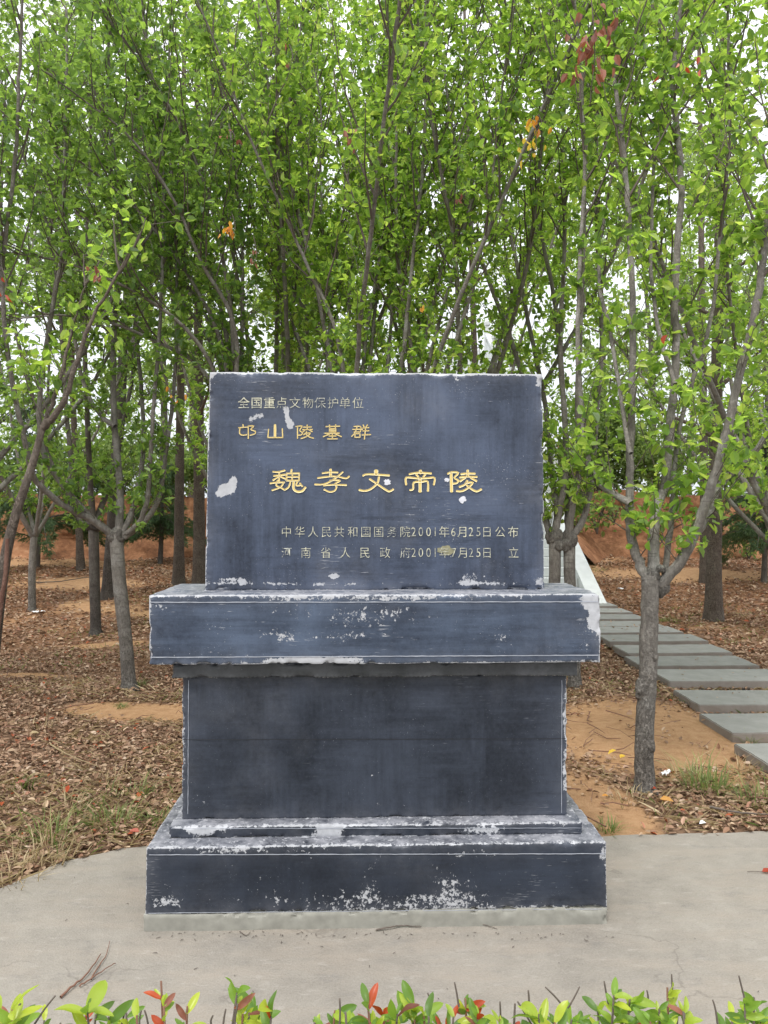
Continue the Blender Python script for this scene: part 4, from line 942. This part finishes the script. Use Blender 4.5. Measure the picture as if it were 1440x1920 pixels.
cluster(1000, 262, 4.45, 12, (.11, .08), 'yellow_leaf', 'bright yellow leaf cluster in the upper right crown', 4, .06)
cluster(1010, 228, 4.45, 7, (.08, .03), 'orange_leaf', 'pale orange leaves just above the yellow cluster', 5, .06)
cluster(655, 247, 4.15, 7, (.03, .04), 'dry_leaf', 'brick-coloured dry leaf above the centre of the tablet', 6, .06)
cluster(435, 425, 4.75, 9, (.06, .05), 'orange_leaf', 'orange dry leaves above the left end of the tablet', 7, .06)
cluster(434, 255, 4.45, 5, (.05, .02), 'dry_leaf', 'pinkish dry leaves left of centre, upper crown', 8, .05)
cluster(542, 103, 4.25, 4, (.03, .04), 'dry_leaf', 'brown dry leaves near the top, left of centre', 9, .05)
cluster(475, 475, 4.75, 6, (.02, .07), 'dry_leaf', 'narrow hanging brown leaves under the orange ones', 10, .05)
cluster(796, 572, 4.85, 3, (.02, .02), 'orange_leaf', 'single orange leaf among stems above the tablet', 11, .05)
cluster(1248, 630, 3.35, 3, (.015, .02), 'red_leaf', 'single orange-red leaf on the nearest right tree', 12, .045)
cluster(178, 515, 3.25, 6, (.03, .02), 'dry_leaf', 'dry brown leaves on top of the leaning trunk', 13, .045)
cluster(3, 535, 3.45, 6, (.02, .05), 'red_leaf', 'dark red leaves at the left picture edge', 14, .045)
cluster(328, 730, 5.25, 4, (.05, .08), 'orange_leaf', 'orange leaves left of the tablet top corner', 15, .05)
cluster(870, 362, 4.75, 4, (.04, .02), 'dry_leaf', 'dark red dry leaves right of centre in the crown', 16, .05)

# ---------------------------------------------------------------- leaf litter, grass
def frustum_pts(n, y0, y1, rg, pw=1.):
    y = y0 + (y1 - y0) * rg.random(n) ** pw; x = rg.uniform(-.56, .56, n) * y + rg.normal(0, .1, n); return x, y
def pad_edge(x):
    xs_ = np.array([p[0] for p in padc[1:-1]]); ys_ = np.array([p[1] for p in padc[1:-1]]); return np.interp(x, xs_, ys_)
def litter(n, y0, y1, lf, sd_, name, keep=.0):
    rg = np.random.default_rng(sd_); x, y = frustum_pts(n, y0, y1, rg, .75)
    b_ = bareness(x, y); m = (rg.random(n) > b_ * 1.03 - keep) & (y > pad_edge(x) + .0 + rg.exponential(.03, n) - .03)
    m &= ~((np.abs(x) < .85) & (y > 2.75) & (y < 3.45))
    m &= fbm(np.stack([x, y, 0 * x], -1), 1.3, 3, 77) + rg.random(n) * .7 > .6
    x, y = x[m], y[m]; n = len(x)
    ax = norm(np.stack([rg.normal(0, 1, n), rg.normal(0, 1, n), rg.normal(0, .28, n)], -1)); nm = norm(np.array([0, 0, 1.]) + rg.normal(0, .38, (n, 3)))
    z = gh(x, y) + rg.uniform(.0, .028, n); Ls = lf * rg.uniform(.45, 1.35, n) ** 1.0
    V, Fq = leaf_geo(np.stack([x, y, z], -1), ax, nm, Ls, Ls * rg.uniform(.35, .65, n), .22, .1)
    o = np_mesh(name, V, Fq, M['litter']); tag(o, kind='stuff'); return o
o = litter(98000, 2.4, 8.5, .037, 501, 'leaf_litter'); tag(o, 'brown fallen leaves covering the soil close behind the concrete', 'leaf litter')
o = litter(70000, 8.0, 17.5, .062, 502, 'leaf_litter'); tag(o, 'paler fallen leaves under the farther trees up to the bank', 'leaf litter')

def blades(n, r, h, rg, lean_=.5, wd_=.004):
    V, Fq = [], []
    for k in range(n):
        a = rg.random() * 6.283; rr = r * rg.random() ** .7; b0 = np.array([math.cos(a) * rr, math.sin(a) * rr, -.01]); a2 = a + rg.normal(0, .7)
        d = np.array([math.cos(a2), math.sin(a2), 0]); hh = h * rg.uniform(.5, 1.1); ln = lean_ * rg.uniform(.2, 2.4) * hh; hh = hh * rg.uniform(.35, 1.05); s = np.array([-d[1], d[0], 0]) * wd_ * rg.uniform(.6, 1.2) * .5
        i_ = len(V)
        p1 = b0 + d * ln * .35 + np.array([0, 0, hh * .6]); p2 = b0 + d * ln + np.array([0, 0, hh * rg.uniform(.75, 1)])
        V += [b0 - s, b0 + s, p1 + s * .8, p1 - s * .8, p2]; Fq += [(i_, i_ + 1, i_ + 2, i_ + 3)]
        Fq.append((i_ + 3, i_ + 2, i_ + 4, i_ + 4))
    V = np.array(V); Q = np.array([f for f in Fq if len(set(f)) == 4]); T = np.array([f[:3] for f in Fq if len(set(f)) == 3]); return V, [Q, T]
def tuft(px, py, r, h, n, mat, label, sd_, z=None, lean_=.6, cat='grass tuft'):
    D = F * EYE / (py - HY); x = (px - HX) / F * D; rg = np.random.default_rng(sd_); z = float(gh(np.array(x), np.array(D))) if z is None else z
    V, Fq = blades(n, r, h, rg, lean_, .0055); o = np_mesh('grass_tuft', V, Fq, M[mat]); o.location = (x, D, z); tag(o, label, cat, 'grass tufts in the litter'); return o
TU = [(215, 1545, .10, .16, 90, 'grass', 'blue-green grass tuft left of the pedestal foot'), (95, 1570, .10, .18, 80, 'grass', 'green grass tuft at the left litter edge'), (85, 1600, .12, .15, 70, 'straw', 'dry straw-coloured tuft leaning over the concrete corner'),
      (25, 1640, .15, .15, 80, 'straw', 'dry straw tuft at the lower left edge'), (295, 1535, .07, .12, 60, 'grass', 'short green tuft touching the pedestal'), (190, 1500, .08, .13, 50, 'grass', 'green tuft behind the blue-green one'),
      (258, 1482, .08, .14, 45, 'grass', 'thin grey-green tuft right of the litter slope'), (40, 1475, .07, .12, 50, 'grass', 'green tuft with upright stalks at far left'), (130, 1520, .12, .14, 60, 'straw', 'flattened dry tuft in the left litter'),
      (228, 1322, .05, .06, 60, 'grass', 'tiny bright tuft on the orange soil patch'), (255, 1285, .06, .14, 60, 'grass', 'green weeds at the foot of the pale-barked tree'), (80, 1360, .08, .10, 40, 'straw', 'faint dry tuft in the middle left litter'),
      (1325, 1475, .13, .22, 150, 'grass', 'big feathery green tuft between tree and slabs'), (1290, 1450, .10, .16, 60, 'straw', 'dry stalks beside the feathery tuft'), (1402, 1388, .05, .11, 70, 'grass', 'bright tuft growing at the slab corner'),
      (1350, 1328, .035, .06, 50, 'grass', 'small tuft between two slabs'), (1396, 1328, .03, .05, 40, 'grass', 'smallest tuft between two slabs at right'), (1350, 1285, .04, .06, 50, 'grass', 'tuft in the gap behind the second slab row'),
      (1140, 1550, .05, .10, 60, 'grass', 'short tuft right of the pedestal corner'), (1420, 1500, .11, .18, 90, 'grass', 'green tuft by the right edge below the slabs'), (1385, 1440, .07, .12, 50, 'straw', 'dry tuft along the slab edge'),
      (1303, 1318, .03, .05, 30, 'grass', 'sprout beside the slab side'), (45, 1075, .2, .2, 50, 'grass', 'green weeds by the white scraps at left'), (110, 1058, .2, .25, 50, 'grass', 'green weeds right of the white scraps at left'),
      (1120, 1105, .2, .18, 50, 'grass', 'green weeds beside the stair foot'), (1092, 1085, .25, .2, 50, 'grass', 'weeds touching the stair ramp'), (1262, 1165, .12, .12, 60, 'grass', 'weeds beyond the slab path left of the trunk'), (1240, 1165, .1, .12, 60, 'grass', 'weeds behind the nearest tree trunk'),
      (1395, 1160, .2, .15, 50, 'straw', 'dry weeds right of the thick trunk'), (1375, 1205, .1, .12, 40, 'grass', 'green weeds right of the thick trunk foot'), (1170, 1498, .10, .12, 50, 'straw', 'dry weeds left of the nearest trunk foot'), (190, 1465, .08, .14, 40, 'straw', 'dry bent blades in the left litter')]
for k, t in enumerate(TU): tuft(*t, 600 + k)
# scattered single dry blades and stalks
rg = np.random.default_rng(700); n = 11000
x, y = frustum_pts(n, 2.7, 7, rg, .9); m = (y > pad_edge(x)) & (bareness(x, y) < .5) & (fbm(np.stack([x, y, 0 * x], -1), 1.6, 3, 40) + np.where(y < 4.4, .12, 0) > .52) & ~((np.abs(x) < .9) & (y < 3.5)); x, y = x[m], y[m]; n = len(x)
a = rg.random(n) * 6.283; Ls = rg.uniform(.04, .14, n)
V, Fq = leaf_geo(np.stack([x, y, gh(x, y) + .01], -1), np.stack([np.cos(a), np.sin(a), rg.uniform(.05, .9, n)], -1), np.tile([0, 0, 1.], (n, 1)) + rg.normal(0, .3, (n, 3)), Ls, np.full(n, .0045), .1, .2)
o = np_mesh('dry_grass', V[: len(V)], Fq, M['straw']); tag(o, 'thin scattered dry grass blades among the leaves', 'dry grass', kind='stuff')

rg = np.random.default_rng(711); n = 9000
x, y = frustum_pts(n, 2.7, 16, rg, .8); gmask = fbm(np.stack([x, y, 0 * x], -1), 1.1, 4, 60) + np.where(y < 4.6, .10, 0)
m = (y > pad_edge(x) + .03) & (bareness(x, y) < .6) & (gmask > .555) & ~((np.abs(x) < .9) & (y < 3.5)); x, y = x[m], y[m]; n = len(x)
a = rg.random(n) * 6.283; Ls = rg.uniform(.03, .10, n)
V, Fq = leaf_geo(np.stack([x, y, gh(x, y) + .005], -1), np.stack([np.cos(a) * .6, np.sin(a) * .6, rg.uniform(.3, 1.2, n)], -1), np.tile([0, 0, 1.], (n, 1)) + rg.normal(0, .3, (n, 3)), Ls, np.full(n, .005), .1, .25)
o = np_mesh('green_grass', V, Fq, M['grass']); tag(o, 'thin green grass coming up through the leaves', 'grass', kind='stuff')
rg = np.random.default_rng(713); n = 900; x, y = frustum_pts(n, 2.9, 14, rg, .8); m = (y > pad_edge(x) + .02) & ~((np.abs(x) < .95) & (y < 3.6)) & ~((x > 2.2) & (x < 3.7) & (y < 12)); x, y = x[m], y[m]; tb = Tubes()
for X_, Y_ in zip(x, y):
    a = rg.random() * 6.283; L_ = rg.uniform(.06, .32); z_ = float(gh(np.array(X_), np.array(Y_))) + .03; d = np.array([math.cos(a), math.sin(a), rg.normal(0, .06)]) * L_ / 2; c = np.array([X_, Y_, z_])
    tb.add(np.array([c - d, c + rg.normal(0, .012, 3), c + d]), np.array([.003, .0026, .0014]) * rg.uniform(.6, 1.5), 4)
o = tb.build('fallen_twigs', M['twig_red'], None); tag(o, 'thin broken twigs strewn over the leaves', 'twigs', kind='stuff')
# a few leaves that blew onto the slabs
rg = np.random.default_rng(712); n = 130; x = rg.uniform(2.4, 3.6, n); y = rg.uniform(4.4, 12, n); m = np.array([any(f + .03 < yy < f + .5 for f in fr) for yy in y]); x, y = x[m], y[m]; n = len(x)
V, Fq = leaf_geo(np.stack([x, y, ghc(x, y) + .074], -1), np.stack([rg.normal(0, 1, n), rg.normal(0, 1, n), 0 * x], -1), np.tile([0, 0, 1.], (n, 1)) + rg.normal(0, .15, (n, 3)), rg.uniform(.015, .04, n), rg.uniform(.008, .018, n), .2, .05)
o = np_mesh('blown_leaves', V, Fq, M['litter']); tag(o, 'small dry leaves blown onto the grey slabs', 'leaf litter', kind='stuff')

# fallen twigs and sticks
def stick(name, pts_, r, mat, label, cat, r2=.4):
    P = [np.array(tuple(p)) for p in pts_]; base = P[0].copy(); tb = Tubes(); q = catmull([tuple(p - base) for p in P], len(P) * 5); q[:, 2] += np.random.default_rng(int(abs(base[0]) * 999)).normal(0, r * .2, len(q))
    tb.add(q, np.linspace(r, r * r2, len(q)), 6, rough=.12); o = tb.build(name, M[mat], None); o.location = base; tag(o, label, cat); return o
def G(px, py, z=.0):
    D = F * (EYE - z) / (py - HY); return Vector(((px - HX) / F * D, D, z))
o = empty('fallen_branch', G(115, 1868, .004)); tag(o, 'forked brown twig lying on the concrete at lower left', 'twig')
for pts_, r in (([(115,1868),(142,1845),(165,1825),(190,1790)], .004), ([(150,1848),(172,1835),(195,1820),(218,1805)], .003), ([(172,1835),(185,1812),(200,1790),(207,1765)], .0025)):
    tb = Tubes(); q = catmull([tuple(G(px, py, .006) - o.location) for px, py in pts_], 14); q[:, 2] += np.random.default_rng(len(pts_) + int(r * 1e4)).uniform(0, .006, 14); tb.add(q, np.linspace(r, r * .4, 14), 6, rough=.15); tb.build('branch_piece', M['twig_red'], o)
stick('fallen_stick', [G(705, 1742, .006), G(730, 1737, .01), G(755, 1734, .008), G(790, 1736, .006)], .0035, 'twig', 'dark stick lying at the foot of the pedestal', 'stick')
stick('fallen_stick', [G(880, 1731, .005), G(905, 1732, .006), G(932, 1740, .004)], .0025, 'twig', 'thin stick on concrete right of the dark stick', 'stick')
stick('fallen_stick', [G(450, 1745, .005), G(462, 1752, .005), G(470, 1746, .005)], .002, 'twig', 'tiny crooked stick under the pedestal, left of centre', 'stick')
stick('fallen_stick', [G(95, 1395, .05), G(130, 1415, .04), G(185, 1437, .03)], .005, 'straw', 'pale dry stalk across the left litter', 'stick')
stick('fallen_stick', [G(118, 1620, .015), G(130, 1592, .03), G(142, 1565, .05)], .004, 'straw', 'straw stalk overhanging the concrete edge at left', 'stick')
stick('fallen_stick', [G(1330, 1512, .03), G(1380, 1522, .03), G(1445, 1526, .03)], .007, 'twig', 'brown stick in the litter at the right edge', 'stick')
stick('fallen_stick', [G(55, 1092, .3), G(110, 1090, .3), G(160, 1083, .34), G(205, 1082, .34)], .012, 'twig', 'long dark branch lying below the left bank', 'stick')
stick('fallen_stick', [G(1100, 1272, .02), G(1130, 1277, .03), G(1160, 1280, .02)], .005, 'straw', 'pale stick behind the pedestal at right', 'stick')
o = empty('leaf_with_stalk', G(1400, 1633, .006)); tag(o, 'red leaf with a long stalk lying on the right concrete', 'leaf')
tb = Tubes(); tb.add(catmull([(0, 0, 0), (.03, -.002, .002), (.06, -.006, .002)], 8), .0014, 5); tb.build('stalk', M['twig'], o)
V, Fq = leaf_geo(np.array([[.058, -.006, .002]]), np.array([[1, .15, .15]]), np.array([[0, -.4, 1.]]), .05, .022); np_mesh('leaf_blade', V, Fq, M['red_leaf'], o)

def scrap(px, py, w, d, h, mat, name, label, cat, sd_, z=None):
    p = G(px, py); r = random.Random(sd_); z = float(gh(np.array(p.x), np.array(p.y))) + .02 if z is None else z
    bm = bmesh.new(); n = 6; vs = [[bm.verts.new(((i_ / n - .5) * w * r.uniform(.9, 1.1), (j / n - .5) * d * r.uniform(.85, 1.15), h * r.random())) for i_ in range(n + 1)] for j in range(n + 1)]
    for j in range(n):
        for i_ in range(n):
            if (i_, j) not in ((0, 0), (n - 1, n - 1), (0, n - 1)): bm.faces.new((vs[j][i_], vs[j][i_ + 1], vs[j + 1][i_ + 1], vs[j + 1][i_]))
    o = bm_obj(name, bm, M[mat], None, True); o.location = (p.x, p.y, z); o.rotation_euler = (0, 0, r.uniform(0, 3)); tag(o, label, cat)
scrap(72, 1155, .17, .12, .02, 'paper', 'paper_scrap', 'white paper scrap lying flat in the left litter', 'litter', 1)
scrap(48, 1052, .32, .2, .14, 'paper', 'paper_scrap', 'crumpled white scraps below the left bank', 'litter', 2, .42)
scrap(1248, 1454, .075, .03, .02, 'paper', 'paper_scrap', 'small crumpled white tissue right of the nearest trunk', 'litter', 3)
scrap(1163, 1128, .1, .05, .03, 'paper', 'paper_scrap', 'tiny white scrap beyond the slab path', 'litter', 4)
for k, (px, py, s, mat, lab) in enumerate([(1140, 1424, .055, 'yellow_leaf', 'bright yellow fallen leaf left of the nearest trunk'), (1162, 1430, .05, 'yellow_leaf', 'second yellow fallen leaf, right of the first'), (1214, 1485, .05, 'red_leaf', 'red fallen leaf at the foot of the nearest trunk'), (1236, 1505, .07, 'orange_leaf', 'large tan fallen leaf below the nearest trunk'),
        (1140, 1500, .035, 'orange_leaf', 'small orange fallen leaf near the pedestal corner'), (1322, 1550, .04, 'paper', 'pale fallen leaf near the right concrete edge'), (56, 1378, .06, 'straw', 'pale fallen leaf in the left litter'), (125, 1493, .045, 'red_leaf', 'small red fallen leaf in the left litter'), (48, 1474, .05, 'red_leaf', 'red fallen leaf at far left in the litter'), (262, 1568, .05, 'red_leaf', 'reddish fallen leaf beside the left pedestal corner')]):
    p = G(px, py); z = float(gh(np.array(p.x), np.array(p.y))) + .035; rg = np.random.default_rng(k)
    V, Fq = leaf_geo(np.zeros((1, 3)), np.array([[rg.normal(), rg.normal() * .3, .1]]), np.array([[0, -.25, 1.]]), s, s * .6); o = np_mesh('fallen_leaf', V, Fq, M[mat]); o.location = (p.x, p.y, z); tag(o, lab, 'leaf', 'single fallen leaves that stand out')

# crumbs on the concrete: seeds, tiny twigs
rg = np.random.default_rng(801); n = 70
x = np.concatenate([rg.uniform(-.9, .9, n), rg.uniform(-1.6, 1.7, 60)]); y = np.concatenate([2.76 - rg.exponential(.025, n), rg.uniform(1.9, 3.4, 60)]); n = len(x)
m = ~((np.abs(x) < .9) & (y > 2.77)); m &= y < pad_edge(x); x, y = x[m], y[m]; n = len(x); Ls = rg.uniform(.004, .02, n)
V, Fq = leaf_geo(np.stack([x, y, np.full(n, .003)], -1), np.stack([rg.normal(0, 1, n), rg.normal(0, 1, n), 0 * x + .1], -1), np.tile([0, 0, 1.], (n, 1)), Ls, np.full(n, .003), .5, .05)
o = np_mesh('crumbs', V, Fq, M['twig']); tag(o, 'tiny twigs and seeds scattered on the concrete', 'debris', kind='stuff')

# ---------------------------------------------------------------- foreground hedge
def hedge_leaf_mesh(L_, Wd, curl, seed):
    r = random.Random(seed); n = 9; V, Fq = [], []
    for k in range(n + 1):
        t = k / n; w = Wd * .5 * (math.sin(math.pi * min(1, t * .93 + .04)) ** .75) * (1 if t < 1 else .0); z = -curl * L_ * t * t + L_ * .02 * math.sin(t * 9 + seed)
        for s in (-1, -.5, 0, .5, 1): V.append((s * w, t * L_, z + abs(s) * w * .42))
        if k:
            a = 5 * k
            for c in range(4): Fq.append((a - 5 + c, a - 4 + c, a + 1 + c, a + c))
    me = bpy.data.meshes.new('leaf'); me.from_pydata(V, [], Fq); me.update()
    for p in me.polygons: p.use_smooth = True
    return me
HLM = {}
for mt in ('hedge_leaf', 'hedge_yellow', 'red_leaf', 'dry_leaf'):
    HLM[mt] = []
    for k in range(5):
        me = hedge_leaf_mesh(1.0, random.uniform(.30, .42), random.uniform(.05, .40), k); me.materials.append(M[mt]); HLM[mt].append(me)
b_ = M['hedge_leaf']
def add_leaf(root, p, d, L_, mt, rg, nm=None):
    o = bpy.data.objects.new('leaf', HLM[mt][int(rg.integers(0, 5))]); C.objects.link(o); o.parent = root; o.location = p
    d = Vector(d).normalized(); up = Vector(nm) if nm is not None else Vector((rg.normal(0, .5), -.6 + rg.normal(0, .5), 1))
    sx = d.cross(up).normalized(); uz = sx.cross(d).normalized()
    from mathutils import Matrix
    o.rotation_euler = Matrix((sx, d, uz)).transposed().to_euler(); o.scale = (L_, L_, L_)
def sprig(root, base, px, py, D, rg, kind='g', nl=12, lf=.05, spr=.05):
    """upright shoot whose top whorl sits at picture point px,py"""
    top = np.array(tuple(W(px, py, D))) - base; foot = np.array([top[0] * .7 + rg.normal(0, .02), top[1] + rg.normal(0, .03), -.1])
    q = catmull([tuple(foot), tuple((foot + top) / 2 + rg.normal(0, .01, 3)), tuple(top)], 9); tb = Tubes(); tb.add(q, np.linspace(.0036, .0018, 9), 6, rough=.1); tb.build('shoot', M['twig_red' if kind in 'ry' else 'twig'], root)
    nl = int(nl * 1.35)
    for k in range(nl):
        t = rg.random() ** 1.2; p = top + (foot - top) * t * .38; a = 6.283 * k * .381 + rg.normal(0, .3); el = rg.uniform(.2, 1.5) * (1.25 - t * .8)
        d = (math.cos(a), math.sin(a), el); mt = 'hedge_leaf'
        if kind == 'y' and rg.random() < .6: mt = 'hedge_yellow'
        elif rg.random() < .16: mt = 'hedge_yellow'
        if (kind == 'r' and rg.random() < .28) or rg.random() < .03: mt = 'red_leaf'
        if rg.random() < .03: mt = 'dry_leaf'
        add_leaf(root, p, d, lf * rg.uniform(.4, 1.15), mt, rg)
def bare_twig(root, base, pts_, D, r=.0019):
    P = [tuple(np.array(tuple(W(x, y, D))) - base) for x, y in pts_]; tb = Tubes(); tb.add(catmull(P, 7), np.linspace(r, r * .75, 7), 6, rough=.15); tb.build('bare_twig', M['twig'], root)
SP = [  # shrub groups: label, sprigs (px, py, kind, leaves, leaf length), bare twigs
 ('hedge shrub with dark stub and yellow-green leaves at lower left corner', [(25, 1890, 'y', 13, .05), (-10, 1905, 'g', 10, .05)], [[(65,1920),(85,1890),(105,1865)], [(20,1925),(28,1895),(40,1880)]]),
 ('hedge shrub with long upright green leaves left of the twig shoot', [(165, 1895, 'g', 12, .068), (205, 1905, 'g', 9, .05)], [[(228,1925),(232,1908),(235,1895)]]),
 ('hedge shrub with a tall thin shoot ending in a scorched leaf', [(303, 1838, 'y', 6, .034), (308, 1885, 'r', 9, .04), (352, 1885, 'y', 8, .036)], [[(262,1930),(263,1905),(266,1893)], [(280,1925),(276,1905),(272,1892)]]),
 ('hedge shrub with pale yellow-green leaves left of centre', [(445, 1860, 'g', 11, .036), (478, 1893, 'y', 12, .058), (505, 1885, 'y', 10, .055)], [[(418,1930),(421,1905),(424,1890)], [(440,1925),(442,1905),(446,1880)], [(398,1925),(396,1912),(400,1902)]]),
 ('hedge shrub with two red leaves at centre bottom', [(628, 1893, 'r', 13, .042), (690, 1880, 'r', 9, .04), (590, 1915, 'g', 6, .04)], [[(636,1925),(638,1900),(637,1870)]]),
 ('hedge shrub with broad leaves right of the red leaf pair', [(775, 1880, 'g', 14, .05), (745, 1900, 'g', 9, .05)], [[(800,1895),(808,1880),(802,1860)]]),
 ('hedge shrub with reddish bud tips right of centre', [(872, 1870, 'r', 13, .04), (895, 1900, 'g', 11, .045), (850, 1905, 'g', 9, .045)], [[(860,1885),(856,1860),(852,1840)], [(938,1925),(938,1900),(937,1876)]]),
 ('hedge shrub with crossed bare twigs between its leaves', [(1010, 1900, 'g', 13, .055), (1040, 1915, 'r', 9, .05), (965, 1880, 'g', 4, .03)], [[(1060,1895),(1075,1870),(1086,1848)], [(1066,1900),(1045,1872),(1022,1849)], [(992,1885),(991,1868),(990,1855)], [(1000,1925),(985,1900),(970,1876)]]),
 ('hedge shrub with dense dark leaves right of the crossed twigs', [(1150, 1865, 'g', 15, .042), (1180, 1870, 'g', 12, .045), (1120, 1895, 'g', 11, .045), (1165, 1900, 'g', 10, .05)], [[(1140,1880),(1136,1862),(1132,1838)]]),
 ('hedge shrub with one tall yellow-green leaf and thorny twig', [(1250, 1850, 'y', 6, .052), (1235, 1890, 'g', 12, .045), (1280, 1895, 'g', 10, .045)], [[(1262,1890),(1260,1858),(1258,1825)], [(1284,1920),(1288,1905),(1290,1895)], [(1214,1880),(1214,1866),(1212,1855)]]),
 ('hedge shrub with twiggy dark top at lower right corner', [(1395, 1880, 'g', 13, .042), (1370, 1900, 'g', 10, .042), (1425, 1900, 'g', 10, .042), (1412, 1868, 'g', 5, .03)], [[(1400,1890),(1392,1860),(1384,1828)], [(1345,1925),(1340,1890),(1335,1873)]]),
]
for k, (lab, sp_, tw) in enumerate(SP):
    rg = np.random.default_rng(900 + k); D = 1.32 + .1 * rg.random(); cx = (sp_[0][0] - HX) / F * D
    base = np.array([cx, D, .35]); root = empty('hedge_shrub', base); tag(root, lab, 'shrub', 'clipped hedge along the bottom of the view')
    for (px, py, kd, nl, lf) in sp_: sprig(root, base, px, py, D + rg.normal(0, .04), rg, kd, nl, lf)
    for j in range(6 if cx > -.1 else 4):
        sprig(root, base, sp_[0][0] + rg.uniform(-75, 75), rg.uniform(1895, 1930), D + rg.uniform(-.06, .1), rg, 'r' if rg.random() < .25 else ('y' if rg.random() < .35 else 'g'), 9, .038)
    for t in tw: bare_twig(root, base, t, D + rg.normal(0, .03))
    # lower body of the shrub down to the ground
    tb = Tubes()
    for j in range(5):
        a = rg.random() * 6.283; tb.add(catmull([(rg.normal(0, .02), rg.normal(0, .02), -.36), (math.cos(a) * .05, math.sin(a) * .05, -.1), (math.cos(a) * .09, math.sin(a) * .07, .16)], 8), np.linspace(.006, .003, 8), 6)
    tb.build('stems', M['twig'], root)
    n = 170; P = np.stack([rg.uniform(-.11, .11, n), rg.uniform(-.12, .10, n), rg.uniform(-.25, .175, n)], -1); Ls = rg.uniform(.03, .055, n)
    crown('foliage', P, norm(rg.normal(0, 1, (n, 3)) + np.array([0, 0, .3])), norm(np.array([0, -.3, 1.]) + rg.normal(0, .5, (n, 3))), Ls, Ls * .45, M['hedge_leaf'], root, (0, 0, 0))
print('LEAVES', NLEAF[0])
